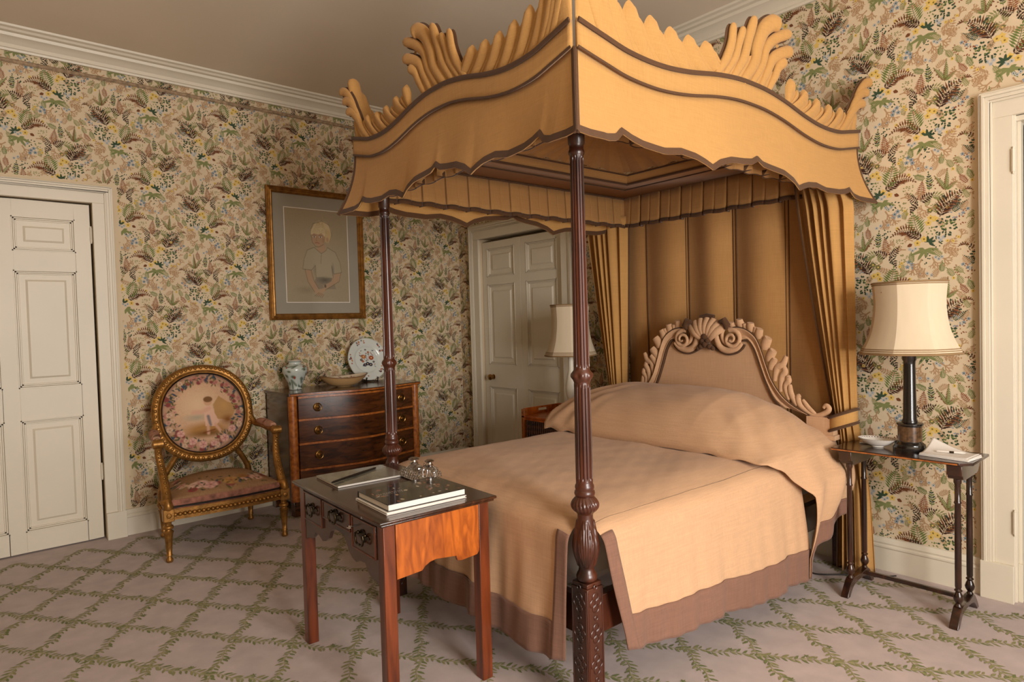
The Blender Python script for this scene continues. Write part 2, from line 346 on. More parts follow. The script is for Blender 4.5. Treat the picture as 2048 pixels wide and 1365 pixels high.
    # fillers between the big sprays: small ferns, sprigs, coral and berries
    for p, a, c in (((300, 130), 1.2, OLV), ((270, 20), .6, TAUP), ((-520, -120), 2.2, TAUP), ((-470, 190), 1.0, OLV), ((200, -140), -.6, OLV), ((-240, 190), 1.9, TAUP), ((-130, 250), 1.3, OLV), ((330, 330), .9, TAUP), ((-390, 230), 1.7, GRN), ((30, 330), 1.4, OLV), ((-380, -160), -2.0, TAUP)):
        m.fern(p, (p[0] + 35 * math.cos(a + .3), p[1] + 35 * math.sin(a + .3)), (p[0] + 78 * math.cos(a), p[1] + 78 * math.sin(a)), 10, 30, 4, c, None, 58)
    for p, a in (((-290, -60), 3.8), ((10, -130), -1.8), ((300, 70), .4), ((-120, 20), 3.0), ((-20, 380), 1.6)): m.coral(p, a, 28, 4.6, TAUP)
    for p, c in (((-360, 90), BRN), ((240, 190), RUST), ((-60, 340), DGRN), ((60, 130), GRN), ((-150, -40), OLV), ((320, -60), RUST), ((-510, 10), OLV), ((90, 320), OLV)): m.spots(p, 38, 13, 12, c)
    for p, c in (((260, 250), BLU), ((290, 275), BLU), ((-330, 210), PBLU), ((-300, 225), PBLU), ((-30, -170), PBLU), ((-440, -90), YEL), ((350, 180), YEL), ((-180, 190), YEL)): m.flower(p, 15, c, DGRN)
g = Motif(); paper_group(g)
CW, CH = .565, .560
SX, SY = CW / 823.0, CH / 790.0
gv = np.array(g.v); base = np.concatenate([gv, np.stack([-275 - gv[:, 0], gv[:, 1] + 395], 1)]) * [SX, SY]
gc = np.array(g.c + g.c); gf = g.f + [tuple(i + len(g.v) for i in f) for f in g.f]
fill = Motif(); cen = np.array([base[list(f)].mean(0) for f in gf]) / [SX, SY]
def torus_gap(p, C_): d = np.abs(C_ - p) % [823, 790]; d = np.minimum(d, [823, 790] - d); return np.hypot(d[:, 0], d[:, 1]).min()
for k in range(24):                                                    # sprigs strewn into the emptiest spots of the repeat
    best = max(([random.uniform(0, 823), random.uniform(0, 790)] for _ in range(60)), key=lambda p: torus_gap(np.array(p), cen)); gap = torus_gap(np.array(best), cen)
    if gap < 11: break
    o_ = len(fill.f); a = random.uniform(.3, 2.8); l = 62 + gap * .7; p = (best[0] - l * .5 * math.cos(a), best[1] - l * .5 * math.sin(a)); e_ = (best[0] + l * .5 * math.cos(a), best[1] + l * .5 * math.sin(a)); mid = (best[0] + 9 * math.cos(a + 1.5), best[1] + 9 * math.sin(a + 1.5))
    r_ = k % 6
    if r_ in (0, 3): fill.fern(p, mid, e_, 11, l * .34, 5, (RUST, OLV, TAUP, OLV)[k % 4], None, 60)
    elif r_ == 1: fill.coral(p, a, l * .32, 4.6, TAUP)
    elif r_ == 2: fill.fern(p, mid, e_, 12, l * .36, 5, (GRN, RUST)[k % 2], None, 58)
    elif r_ == 4: fill.spots(best, l * .42, 14, 13, (OLV, DGRN, TAUP)[k % 3])
    else: [fill.flower((best[0] + 20 * q, best[1] + 14 * (q % 2)), 15, (YEL, PBLU)[k % 2], DGRN) for q in (-1, 0, 1)]
    cen = np.vstack([cen, [np.mean([fill.v[i] for i in f], axis=0) for f in fill.f[o_:]]])
gf = gf + [tuple(i + len(base) for i in f) for f in fill.f]; base = np.concatenate([base, np.array(fill.v) * [SX, SY]]); gc = np.concatenate([gc, np.array(fill.c)])
glen = np.array([len(f) for f in gf]); gcent = np.array([base[list(f)].mean(0) for f in gf])
gmin = np.array([base[list(f)].min(0) for f in gf]); gmax = np.array([base[list(f)].max(0) for f in gf])
def print_wall(name, u0, u1, z0, z1, holes, place, parent, off):
    V, F, Cc = [], [], []; n0 = 0
    for i in range(int(u0 / CW) - 2, int(u1 / CW) + 3):
        for j in range(-1, int(z1 / CH) + 2):
            d = np.array([i * CW + off[0], j * CH + off[1]]); lo, hi = gmin + d, gmax + d
            ok = (lo[:, 0] > u0) & (hi[:, 0] < u1) & (lo[:, 1] > z0) & (hi[:, 1] < z1)
            for a0, a1, b0, b1 in holes: ok &= ~((hi[:, 0] > a0) & (lo[:, 0] < a1) & (hi[:, 1] > b0) & (lo[:, 1] < b1))
            if not ok.any(): continue
            lift = np.zeros(len(base)); P = base + d
            for k in np.nonzero(ok)[0]:
                f = gf[k]; V.extend(P[list(f)].tolist()); Cc.extend(gc[list(f)].tolist()); F.append(tuple(range(n0, n0 + len(f)))); n0 += len(f)
    V = np.array(V); nf = len(F)
    lift = np.repeat(np.arange(nf) % 97, [len(f) for f in F]) * 4e-6 + 4e-4      # a hair's thickness so that overlaps do not flicker
    return tag(flat_obj(name, place(V[:, 0], V[:, 1], lift), F, Cc, M['print'], parent), kind='stuff')
print_wall('wallpaper_print', -4.6, WALL_B, .15, 3.33, [(-4.2, -2.95, 0, 2.5)], lambda u, z, l: np.stack([l, u, z], 1), wall_left, (.10, .22))
print_wall('wallpaper_print', 0, 5.9, .15, 3.33, [(.18, 1.64, 0, 2.42), (4.37, 5.7, 0, 2.53)], lambda u, z, l: np.stack([u, WALL_B - l, z], 1), wall_back, (4.14 - .565 * 7, 2.33 - .56 * 4))

# ---- carpet: a trellis of leafy vines woven into the pile
vm = Motif(); VG, VG2, VL = rgb(144, 142, 100), rgb(122, 128, 84), rgb(164, 156, 120)
A1, A2 = np.array([.252, .178]), np.array([.252, -.178]); O = np.array([1.645, -2.914])
def vine(p, d):
    n = 12; L = np.linalg.norm(d); th = math.atan2(d[1], d[0]); nx = np.array([-d[1], d[0]]) / L
    pts = [tuple(p + d * k / n + nx * .008 * math.sin(k * 1.05)) for k in range(n + 1)]
    vm.stroke(pts, .0026, VL)
    for k in range(n):
        for sgn in (-1, 1):
            c = (VG, VG2, VG)[random.randrange(3)]; a = th + sgn * random.uniform(.45, .95); l = random.uniform(.026, .044)
            q = (pts[k][0] + .004 * math.cos(a), pts[k][1] + .004 * math.sin(a)); vm.leaf(q, a, l, l * .17, c, bend=sgn * .003)
            if random.random() < .35: vm.leaf(q, a - sgn * .5, l * .8, l * .1, VL)
    if random.random() < .6:
        q = p + d * .6 + nx * .03; [vm.leaf(tuple(q), t, .014, .003, VG2) for t in (0.2, 1.5, 2.8, 4.0, 5.2)]
for i in range(-14, 26):
    for j in range(-14, 26):
        p = O + A1 * i + A2 * j
        if -.1 < p[0] < 6.3 and -4.9 < p[1] < .0:
            if p[0] + A1[0] < 6.3 and p[1] + A1[1] < 0: vine(p, A1)
            if p[0] + A2[0] < 6.3: vine(p, A2)
vv = np.array(vm.v); keep = [f for f in vm.f if all(vv[i, 0] > .02 and vv[i, 1] < .02 for i in f)]
vz = np.full(len(vv), .0012)
for n_, f in enumerate(keep):
    for i in f: vz[i] = .0010 + (n_ % 61) * 6e-6
tag(flat_obj('vine_pattern', np.column_stack([vv, vz]), keep, vm.c, M['vine'], floor), kind='stuff')

# ---- cornice, picture rail, baseboards
CORN = [(0, -.125), (.018, -.125), (.022, -.112), (.03, -.108), (.03, -.085), (.05, -.07), (.062, -.06), (.085, -.052), (.09, -.034), (.115, -.03), (.125, -.018), (.145, -.012), (.15, 0), (0, 0)]
def run(prof, fn, a, b, name, mat=None): m = MB(); m.prism(prof, a, b, fn); return st(obj(name, m, mat or M['paint'], smooth=25))
run(CORN, lambda d, z, t: (d, t, CEIL + z), ROOM_Y0, WALL_B, 'trim_1'); run(CORN, lambda d, z, t: (t, WALL_B - d, CEIL + z), 0, ROOM_X, 'trim_2')
run(CORN, lambda d, z, t: (ROOM_X - d, t, CEIL + z), ROOM_Y0, WALL_B, 'trim_3'); run(CORN, lambda d, z, t: (t, ROOM_Y0 + d, CEIL + z), 0, ROOM_X, 'trim_4')
RAILP = [(0, -.012), (.008, -.014), (.016, -.006), (.018, .004), (.012, .012), (0, .012)]
run(RAILP, lambda d, z, t: (d, t, 3.235 + z), ROOM_Y0, WALL_B, 'trim_5', plain('papered_rail', rgb(150, 126, 98), .8, var=.4, scale=(40, 40, 40)))
BASE = [(0, 0), (.022, 0), (.022, .125), (.027, .132), (.027, .14), (.02, .148), (.024, .158), (.018, .168), (.01, .182), (0, .185)]
for n, (a, b) in enumerate(((ROOM_Y0, D1[0] - .14), (D1[1] + .115, WALL_B))): run(BASE, lambda d, z, t: (d, t, z), a, b, 'baseboard_left')
for n, (a, b) in enumerate(((0, D2[0] - .14), (D2[1] + .14, D3[0] - .135), (D3[1] + .135, ROOM_X))): run(BASE, lambda d, z, t: (t, WALL_B - d, z), a, b, 'baseboard_back')
run(BASE, lambda d, z, t: (ROOM_X - d, t, z), ROOM_Y0, WALL_B, 'baseboard_right'); run(BASE, lambda d, z, t: (t, ROOM_Y0 + d, z), 0, ROOM_X, 'baseboard_front')

# ---- door casings: stepped mouldings with plinth blocks
def casing(u0, u1, z1, wd, pt, name):
    """pt(u, depth, z) -> point; casing of width wd around the opening u0..u1, z1"""
    m = MB()
    def bx(a0, a1, d, b0, b1):
        q = [pt(a, e, z) for z in (b0, b1) for a, e in ((a0, 0), (a1, 0), (a1, d), (a0, d))]
        m.add(q, [(0, 1, 2, 3), (4, 5, 6, 7), (0, 1, 5, 4), (1, 2, 6, 5), (2, 3, 7, 6), (3, 0, 4, 7)])
    for s, e in ((u0, -1), (u1, 1)):
        for f0, f1, d in ((-.02, .6, .026), (.6, .68, .034), (.68, .82, .040), (.82, .93, .046), (.93, 1, .040)):
            a, b = s + e * wd * f0, s + e * wd * f1; bx(min(a, b), max(a, b), d, .185, z1 + wd * f0)
        a, b = s - e * wd * .02, s + e * wd * 1.03; bx(min(a, b), max(a, b), .05, 0, .188)
    for f0, f1, d in ((-.02, .6, .026), (.6, .68, .034), (.68, .82, .040), (.82, .93, .046), (.93, 1, .040)): bx(u0 - wd * f1, u1 + wd * f1, d, z1 + wd * f0, z1 + wd * f1)
    return st(obj(name, m, M['paint'], smooth=0, bevel=.0025))
casing(D1[0], D1[1], D1[3], .115, lambda u, d, z: (d, u, z), 'trim_6')
casing(D2[0], D2[1], D2[3], .135, lambda u, d, z: (u, WALL_B - d, z), 'trim_7')
casing(D3[0], D3[1], D3[3], .130, lambda u, d, z: (u, WALL_B - d, z), 'trim_8')

# ---- doors: stiles and rails round raised panels
def door(name, u0, u1, z0, z1, cols, rows, pt, knob=None, hinges=None):
    """cols: panel (u0,u1) list, rows: panel (z0,z1) list; pt(u, depth, z) with depth towards the room, door face at depth 0"""
    def blk(m, a0, a1, b0, b1, d0, d1, ch=0.0):
        q = [pt(a, d0, b) for a, b in ((a0, b0), (a1, b0), (a1, b1), (a0, b1))] + [pt(a, d1, b) for a, b in ((a0 + ch, b0 + ch), (a1 - ch, b0 + ch), (a1 - ch, b1 - ch), (a0 + ch, b1 - ch))]
        m.add(q, [(0, 1, 2, 3), (4, 5, 6, 7), (0, 1, 5, 4), (1, 2, 6, 5), (2, 3, 7, 6), (3, 0, 4, 7)])
    core = MB(); blk(core, u0, u1, z0, z1, -.035, -.014)
    us = sorted([u0, u1] + [x for c in cols for x in c]); zs = sorted([z0, z1] + [x for r in rows for x in r])
    for a, b in zip(us[0::2], us[1::2]): blk(core, a, b, z0, z1, -.035, 0)
    for c in cols:
        for a, b in zip(zs[0::2], zs[1::2]): blk(core, c[0], c[1], a, b, -.035, 0)
    root = st(obj(name, core, M['paint'], smooth=0, bevel=.002))
    for c in cols:
        for r in rows:
            m = MB()
            for k, (d, hgt) in enumerate(((0, .004), (.010, -.003), (.020, -.008))):       # ovolo frame stepping down
                w_ = .011; a0, a1, b0, b1 = c[0] + d - .006, c[1] - d + .006, r[0] + d - .006, r[1] - d + .006
                for q in ((a0, a1, b0, b0 + w_), (a0, a1, b1 - w_, b1), (a0, a0 + w_, b0, b1), (a1 - w_, a1, b0, b1)): blk(m, *q, -.014, hgt, .002)
            e = min(.058, (c[1] - c[0]) * .2); blk(m, c[0] + e, c[1] - e, r[0] + e, r[1] - e, -.014, -.004, .012)
            obj('panel', m, M['paint'], root, smooth=0)
    if knob:
        u, z = knob; m = MB(); p0 = Vector(pt(u, 0, z)); p1 = Vector(pt(u, .05, z)); dr = (p1 - p0).normalized()
        prof = [(0, .026), (.004, .026), (.006, .012), (.022, .010), (.026, .018), (.032, .026), (.042, .030), (.052, .027), (.058, .016), (.060, .001)]
        m.tube([p0 + dr * a for a, _ in prof], [r for _, r in prof], 16); obj('knob', m, M['brass'], root)
    for z in hinges or []:
        m = MB(); a, b, c_ = pt(u1 + .004, .006, z - .05), pt(u1 + .004, .006, z + .05), pt(u1 + .004, .006, z)
        m.tube([a, b], .008, 8); m.tube([pt(u1 + .004, .006, z - .06), pt(u1 + .004, .006, z - .05)], .005, 8); m.tube([b, pt(u1 + .004, .006, z + .06)], .005, 8); obj('hinge', m, M['paint'], root)
    return root
door('door_1', D1[0] + .006, D1[1] - .013, .012, D1[3] - .012, [(-3.945, -3.635), (-3.545, -3.205)], [(.15, .885), (1.105, 1.88), (2.015, 2.235)],
     lambda u, d, z: (-.03 + d, u, z), hinges=(2.14, .48))
dB = lambda u, d, z: (u, WALL_B + .025 - d, z)
door('door_2', D2[0] + .006, .902, .012, D2[3] - .035, [(.428, .815)], [(.15, .83), (1.05, 1.82), (1.90, 2.17)], dB, knob=(.475, .925))
door('door_4', .904, D2[1] - .006, .012, D2[3] - .035, [(.985, 1.372)], [(.15, .83), (1.05, 1.82), (1.90, 2.17)], dB)
# the doorway at the right: lining with a painted stop and hinges, dark patterned hanging inside it
jm = MB(); jm.b2(D3[0] - .001, D3[0] + .010, WALL_B - .012, WALL_B + .15, 0, D3[3]); jm.b2(D3[0] + .010, D3[0] + .024, WALL_B + .02, WALL_B + .15, 0, D3[3]); jm.b2(D3[0] + .010, D3[0] + .028, WALL_B + .005, WALL_B + .15, 0, .19); jm.b2(D3[1] - .04, D3[1], WALL_B, WALL_B + .15, 0, D3[3]); jm.b2(D3[0], D3[1], WALL_B, WALL_B + .15, D3[3] - .03, D3[3])
lining = st(obj('trim_9', jm, M['paint'], smooth=0, bevel=.002))
for z in (2.165, .40):
    m = MB(); m.tube([(D3[0] + .004, WALL_B - .030, z - .055), (D3[0] + .004, WALL_B - .030, z + .055)], .008, 8); m.tube([(D3[0] + .004, WALL_B - .030, z - .065), (D3[0] + .004, WALL_B - .030, z + .065)], .004, 8); obj('hinge', m, M['paint'], lining)
m = MB(); m.grid(lambda u, v: (D3[0] + .030 + u * (D3[1] - D3[0] - .08), WALL_B + .07 + .022 * math.sin(u * 60), .02 + v * (D3[3] - .06)), 160, 2)
tag(obj('door_curtain', m, M['portiere'], solid=.004), 'dark patterned curtain hanging inside the right doorway', 'curtain')

# ---- the window that lights the room, to the right of the camera
for k, (y0, y1, z0, z1) in enumerate(WIN):
    m = MB()
    for a, b, c, d in ((y0, y0 + .06, z0, z1), (y1 - .06, y1, z0, z1), (y0, y1, z0, z0 + .08), (y0, y1, z1 - .06, z1), (y0, y1, (z0 + z1) / 2 - .02, (z0 + z1) / 2 + .02), ((y0 + y1) / 2 - .012, (y0 + y1) / 2 + .012, z0, z1)): m.b2(ROOM_X + .02, ROOM_X + .06, a, b, c, d)
    wroot = st(obj('window_%d' % (k + 1), m, M['paint'], smooth=0, bevel=.004))
    s_ = MB(); s_.b2(ROOM_X - .05, ROOM_X + .02, y0 - .06, y1 + .06, z0 - .04, z0); obj('window_sill', s_, M['paint'], wroot, bevel=.006)
    c_ = MB(); [c_.b2(ROOM_X - .03, ROOM_X, *q) for q in ((y0 - .12, y0, z0, z1 + .12), (y1, y1 + .12, z0, z1 + .12), (y0, y1, z1, z1 + .12))]; obj('window_casing', c_, M['paint'], wroot, bevel=.006)
# ================================================================== the four-poster bed (local frame: near foot post at the origin, -x along the foot, +y to the head)
BW, BL = 1.43, 1.95
bed = thing('four_poster_bed', 'mahogany four-poster bed with carved posts and shaped tan fabric canopy', 'bed', BED_P, BED_A)

def post_mod(a, z, r):
    d = 0.0
    for z0, z1 in ((.87, 1.222), (1.278, 2.035)):                      # flutes with rounded ends
        if z0 < z < z1:
            e = min(1.0, (z - z0) / .012, (z1 - z) / .012); d -= .0052 * e * max(0.0, math.cos(a * 14)) ** .7
    if .755 < z < .815: d += .0045 * abs(math.cos(a * 11 + (z - .78) * 40)) * math.sin(PI * (z - .755) / .06)
    if 1.238 < z < 1.266: d += .003 * math.cos(a * 8) * math.sin(PI * (z - 1.238) / .028)
    if .56 < z < .73:                                                 # acanthus leaves round the bulb
        t = (z - .56) / .17; k = (a * 4 / (2 * PI)) % 1.0 - .5; half = .47 * math.sin(PI * min(1, .12 + t * .80)) ** .7
        if abs(k) < half: d += .0045 * (.45 + .55 * abs(math.cos(k * 26 * (1.25 - t * .6)))) * min(1, (half - abs(k)) * 12)
    return d
def post_profile():
    P = [(.030, .505), (.037, .512), (.038, .524), (.034, .534), (.030, .540), (.0275, .552)]
    P += [(r, z) for r, z in catmull([(.0275, .553), (.033, .575), (.042, .605), (.0455, .635), (.042, .665), (.034, .70), (.029, .73), (.0285, .748)], 6)]
    P += catmull([(.0285, .75), (.034, .757), (.044, .768), (.0475, .782), (.045, .795), (.037, .808), (.032, .815)], 4)
    P += [(.036, .818), (.038, .826), (.036, .834), (.033, .838), (.035, .846), (.034, .855), (.031, .86), (.031, .868)]
    P += [(.0310, z) for z in (.870, .876, .884)] + [(.0308, .95), (.0302, 1.05), (.0297, 1.15), (.0293, 1.205), (.0293, 1.216), (.0293, 1.223)]
    P += [(.0285, 1.226), (.031, 1.232), (.034, 1.238), (.0375, 1.245), (.0385, 1.252), (.0375, 1.259), (.034, 1.266), (.030, 1.271), (.029, 1.277), (.0290, 1.280), (.0290, 1.286), (.0290, 1.294)]
    P += [(.0287 - .0045 * t, 1.294 + .72 * t) for t in (.15, .3, .45, .6, .75, .9, 1)] + [(.0242, 2.026), (.0242, 2.034), (.025, 2.038), (.0285, 2.044), (.0285, 2.054), (.0255, 2.06), (.026, 2.075), (.030, 2.08), (.030, 2.20), (0.001, 2.20)]
    return P
post_mb = MB(); post_mb.lathe(post_profile(), 112, mod=post_mod)
blk_mb = MB()
for a, b in ((0, .49),): blk_mb.box((0, 0, .245), (.082, .082, .49))
blk_mb.box((0, 0, .498), (.074, .074, .016))
carve_mb = MB()
def ring(m, c, ax, r, t):
    pts = []
    for k in range(14):
        a = 2 * PI * k / 14; u, v = r * math.cos(a), r * math.sin(a)
        pts.append((c[0] + (u if ax == 1 else 0), c[1] + (u if ax == 0 else 0), c[2] + v))
    m.tube(pts, t, 6, closed=True)
for ax, sg in ((0, 1), (0, -1), (1, 1), (1, -1)):
    for k in range(4):
        z = .435 - k * .112; off = .0415 * sg
        for du, dv in ((0, .021), (0, -.021), (.0135, 0), (-.0135, 0)):
            c = (off, du, z + dv) if ax == 0 else (du, off, z + dv); ring(carve_mb, c, ax, .0145, .0026)
        for dv in (.056,):
            c = (off, 0, z + dv) if ax == 0 else (0, off, z + dv); ring(carve_mb, c, ax, .008, .0022)
    for s in (-1, 1):
        p = [(off, s * .034, z) if ax == 0 else (s * .034, off, z) for z in (.01, .48)]; carve_mb.tube(p, .0022, 6)
post0 = obj('bed_post', post_mb, M['mahog'], bed, smooth=50); pb0 = obj('post_block', blk_mb, M['mahog'], post0, bevel=.002); pc0 = obj('carving', carve_mb, M['mahog'], post0)
for x, y in ((-BW, 0), (0, 2.095), (-BW, 2.095)):
    c = post0.copy(); COL.objects.link(c); c.location = (x, y, 0)
    for ch in (pb0, pc0): d = ch.copy(); COL.objects.link(d); d.parent = c
rails = MB(); rails.b2(-BW + .04, -.04, -.02, .02, .30, .44)
obj('foot_rail', rails, M['mahog'], bed, bevel=.003)
for x in (0, -BW): rails = MB(); rails.b2(x - .02, x + .02, .04, BL - .04, .30, .44); obj('side_rail', rails, M['mahog'], bed, bevel=.003)

# ---- canopy faces: s runs along the face from one corner, o is the outward offset
TOPC = smooth_curve([(0, 2.447), (.06, 2.422), (.12, 2.400), (.20, 2.395), (.28, 2.412), (.37, 2.446), (.44, 2.464), (.5, 2.468), (.56, 2.464), (.63, 2.446), (.72, 2.412), (.80, 2.395), (.88, 2.400), (.94, 2.422), (1, 2.447)])
_sc = [(0, 2.05), (.04, 2.05), (.066, 2.062), (.083, 2.092), (.11, 2.076), (.14, 2.066), (.20, 2.062), (.245, 2.076), (.285, 2.068), (.312, 2.054), (.335, 2.038), (.36, 2.066), (.40, 2.09), (.45, 2.10), (.48, 2.108), (.5, 2.128)]
SCAL = lambda t: interp(t if t <= .5 else 1 - t, _sc)
FY, SXR, SXL, HY = -.10, .10, -BW - .10, 2.09
def face(kind):
    """(length, put(s, offset, z)) of a canopy face; s starts at the near foot corner (foot, side) or the far foot corner (far side)"""
    if kind == 'foot': return SXR - SXL, lambda s, o, z: (SXR - s, FY - o, z), (0, -1, 0)
    if kind == 'side': return HY - FY, lambda s, o, z: (SXR + o, FY + s, z), (1, 0, 0)
    return HY - FY, lambda s, o, z: (SXL - o, FY + s, z), (-1, 0, 0)
def flare(t, v):                                                   # the drop bells out towards its lower edge, most at the ends
    e = min(t, 1 - t); return .035 * v * v * (1 + 1.2 * max(0, 1 - e / .08))
def stretch(s, L, v):                                              # ends swing out with the flare so that the corners meet
    t = s / L; return s + (0 if .001 < t < .999 else (1 if t > .5 else -1) * flare(t, v))
def sweep_strip(m, put, nrm, pts, rad, flat=.45): m.tube([put(s, o, z) for s, o, z in pts], rad, 6, flat, nrm)
for kind in ('foot', 'side', 'far'):
    L, put, nrm = face(kind); n = 96
    band = MB(); band.grid(lambda u, v: put(u * L, .012, TOPC(u) - .088 * v), n, 3); fb = obj('canopy_band', band, M['linen'], bed, solid=.012)
    def dp(u, v):
        zt, zb = TOPC(u) - .086, SCAL(u); z = zt + (zb - zt) * v
        ripple = .006 * v * math.sin(u * 23) * (1 if u > .03 else 0)
        return put(u * L + (flare(u, v) * (float(u > .97) - float(u < .03))), .004 + flare(u, v) + ripple, z)
    drop = MB(); drop.grid(dp, n * 2, 10); fd = obj('valance', drop, M['linen'], bed, solid=.004)
    e = MB()                                                       # dark braid edges
    sweep_strip(e, put, nrm, [(u * L, .022, TOPC(u)) for u in np.linspace(0, 1, 80)], .010)
    sweep_strip(e, put, nrm, [(u * L, .018, TOPC(u) - .088) for u in np.linspace(0, 1, 80)], .0055)
    obj('braid', e, M['braid'], fb)
    e = MB(); rim = [dp(u, 1.0) for u in np.linspace(0, 1, 192)]; top = [dp(u, 1.0 - .027 / max(.05, TOPC(u) - .086 - SCAL(u))) for u in np.linspace(0, 1, 192)]
    nv = np.array(nrm) * .004
    for sg in (1, -1): e.add([tuple(np.array(p) + nv * sg) for p in rim] + [tuple(np.array(p) + nv * sg) for p in top], [(i, i + 1, 193 + i - 0, 192 + i) for i in range(191)])
    for uu in (0, 1): e.tube([dp(uu, v) for v in np.linspace(0, 1, 10)], .011, 6, .45, nrm)
    obj('edging', e, M['braid'], fd)

# ---- carved, fabric-covered cresting: scrolled fronds along each canopy face
_k = 5.39
def px_side(p): q = onb((1240 + p[0] / _k, p[1] / _k), 0, .10); return (q[1] - FY, q[2])
FING = [([(1000, 780), (1110, 650), (1150, 480), (1142, 280)], 40), ([(1080, 790), (1205, 640), (1238, 460), (1256, 325)], 36), ([(1180, 800), (1300, 640), (1335, 430), (1376, 215)], 45),
        ([(1290, 820), (1420, 690), (1440, 520), (1500, 340), (1580, 275), (1640, 315)], 62), ([(1380, 850), (1500, 720), (1545, 520), (1640, 425), (1760, 395)], 42),
        ([(1480, 900), (1570, 760), (1605, 650), (1690, 595), (1775, 585)], 46), ([(1560, 950), (1640, 830), (1665, 730), (1715, 690)], 40)]
LS = HY - FY
def crest_pts(kind):
    """fronds as (polyline of (s fraction, height above the braid), radius) measured on the long side, shared by all faces"""
    out = []
    for pl, r in FING:
        q = []
        for p in pl: s, z = px_side(p); q.append((s / LS, z - TOPC(min(max(s / LS, 0), 1))))
        q[0] = (q[0][0], -.005); out.append((q, r / _k / 300 * 1.02))
    for a, b, hh, r in ((.99, 1.030, .285, .026), (.972, 1.008, .22, .027), (.955, .985, .15, .026)): # upswept leaves at the far corner
        out.append(([(a - .06, .0), (a - .025, hh * .3), (a, hh * .65), (b, hh * .95), (b + .03, hh * 1.0)], r))
    for a, b, hh, r in ((.010, .006, .33, .036), (.030, .022, .27, .032), (.050, .044, .20, .028)): # and at the near corner
        out.append(([(a + .05, .0), (a + .02, hh * .35), (a, hh * .75), (b, hh)], r))
    return out
for kind in ('foot', 'side', 'far'):
    L, put, nrm = face(kind); m = MB(); zk = .93 if kind == 'foot' else 1.0; rk = .86 if kind == 'foot' else 1.0
    EB = [MB(), MB(), MB()]
    for qi, (q, r) in enumerate(crest_pts(kind)):
        c = catmull(q, 7); nn = len(c)
        rad = [r * rk * (.55 + .45 * min(1, i / (nn * .35))) * (1 if i < nn - 4 else (.97, .88, .70, .35)[i - nn + 4]) for i in range(nn)]
        path = [put(t * L, .010 + .03 * (i / nn) ** 2, TOPC(min(max(t, 0), 1)) + h * zk) for i, (t, h) in enumerate(c)]
        m.tube(path, rad, 10, .55, nrm); back = np.array(nrm) * .016
        EB[0 if qi < 7 else (1 if qi < 10 else 2)].tube([tuple(np.array(p) - back) for p in path], [r_ * 1.05 + .0035 for r_ in rad], 8, .35, nrm)
    fing = [catmull(q, 7) for q, r in crest_pts(kind)[:7]]
    for a, b in zip(fing[:-1], fing[1:]):                             # carved ground between the fronds, pierced higher up
        for f0, f1 in ((0, .34), (.72, .80)):
            def wp(u, v, a=a, b=b, f0=f0, f1=f1):
                f = f0 + (f1 - f0) * v; p, q = a[int(f * (len(a) - 1))], b[int(f * (len(b) - 1))]; t, h = p[0] + (q[0] - p[0]) * u, p[1] + (q[1] - p[1]) * u
                return put(t * L, .002 + .012 * math.sin(PI * u), TOPC(min(max(t, 0), 1)) + h * zk)
            m.grid(wp, 4, 8)
    def gad(t0, t1, n, lean, h0, h1):                                  # a run of leaning gadroons: rounded lobes with ridges between
        def gp_(u, v):
            ph = u * n; k = ph - math.floor(ph); lobe = math.sin(PI * k) ** .6 if k < .68 / 1 else math.sin(PI * k) ** .6
            big = abs(math.sin(PI * min(k / .70, 1))) ** .55 if k < .70 else .55 * abs(math.sin(PI * (k - .70) / .30)) ** .55
            H = (h0 + (h1 - h0) * u) * (.60 + .40 * big); h = H * v; t = t0 + (t1 - t0) * u + lean * (1 - v) ** 1.4 * min(1, 5 * u, 5 * (1 - u) + (1 if lean > 0 else 0))
            return put(min(max(t, .002), .998) * L, .004 + .030 * big * (.35 + .65 * v) - .02 * max(0, v - .85) / .15 * big, TOPC(min(max(t, 0), 1)) + h * zk)
        m.grid(gp_, n * 22, 8)
    gad(.0, .375, 7, .060, .225, .125); gad(.640, .995, 6, -.058, .135, .130)
    cr = obj('cresting', m, M['linen'], bed, smooth=60); [obj('edge_binding', eb, M['braid'], cr, smooth=60) for eb in EB if kind != 'far']

# ---- inside the canopy: flat lining with a coffered sunburst, braid lines and a pleated inner valance
ZT = 2.335; ix0, ix1, iy0, iy1 = SXL + .04, SXR - .04, FY + .04, 2.02
cx, cy, hx, hy = (ix0 + ix1) / 2, (iy0 + iy1) / 2, .40, .62
m = MB(); o4 = [(ix0, iy0), (ix1, iy0), (ix1, iy1), (ix0, iy1)]; i4 = [(cx - hx, cy - hy), (cx + hx, cy - hy), (cx + hx, cy + hy), (cx - hx, cy + hy)]
m.add([(x, y, ZT) for x, y in o4 + i4], [(i, (i + 1) % 4, 4 + (i + 1) % 4, 4 + i) for i in range(4)])
i5 = [(cx - hx + .03, cy - hy + .03), (cx + hx - .03, cy - hy + .03), (cx + hx - .03, cy + hy - .03), (cx - hx + .03, cy + hy - .03)]
m.add([(x, y, ZT) for x, y in i4] + [(x, y, ZT + .05) for x, y in i5], [(i, (i + 1) % 4, 4 + (i + 1) % 4, 4 + i) for i in range(4)])
lining = obj('canopy_lining', m, M['linen_in'], bed, smooth=20, solid=.004)
sb = MB(); NS = 96; rimp = []
for k in range(NS):
    a = 2 * PI * k / NS; ca_, sa_ = math.cos(a), math.sin(a); f_ = min((hx - .03) / max(abs(ca_), 1e-6), (hy - .03) / max(abs(sa_), 1e-6)); rimp.append((cx + f_ * ca_, cy + f_ * sa_))
vs = []; 
for j in range(6):
    t = j / 5
    for k, (x, y) in enumerate(rimp): vs.append((x + (cx - x) * t, y + (cy - y) * t, ZT + .05 + .10 * math.sin(t * PI / 2) + .012 * (1 - t) * (1 if k % 4 < 2 else -1) * .5))
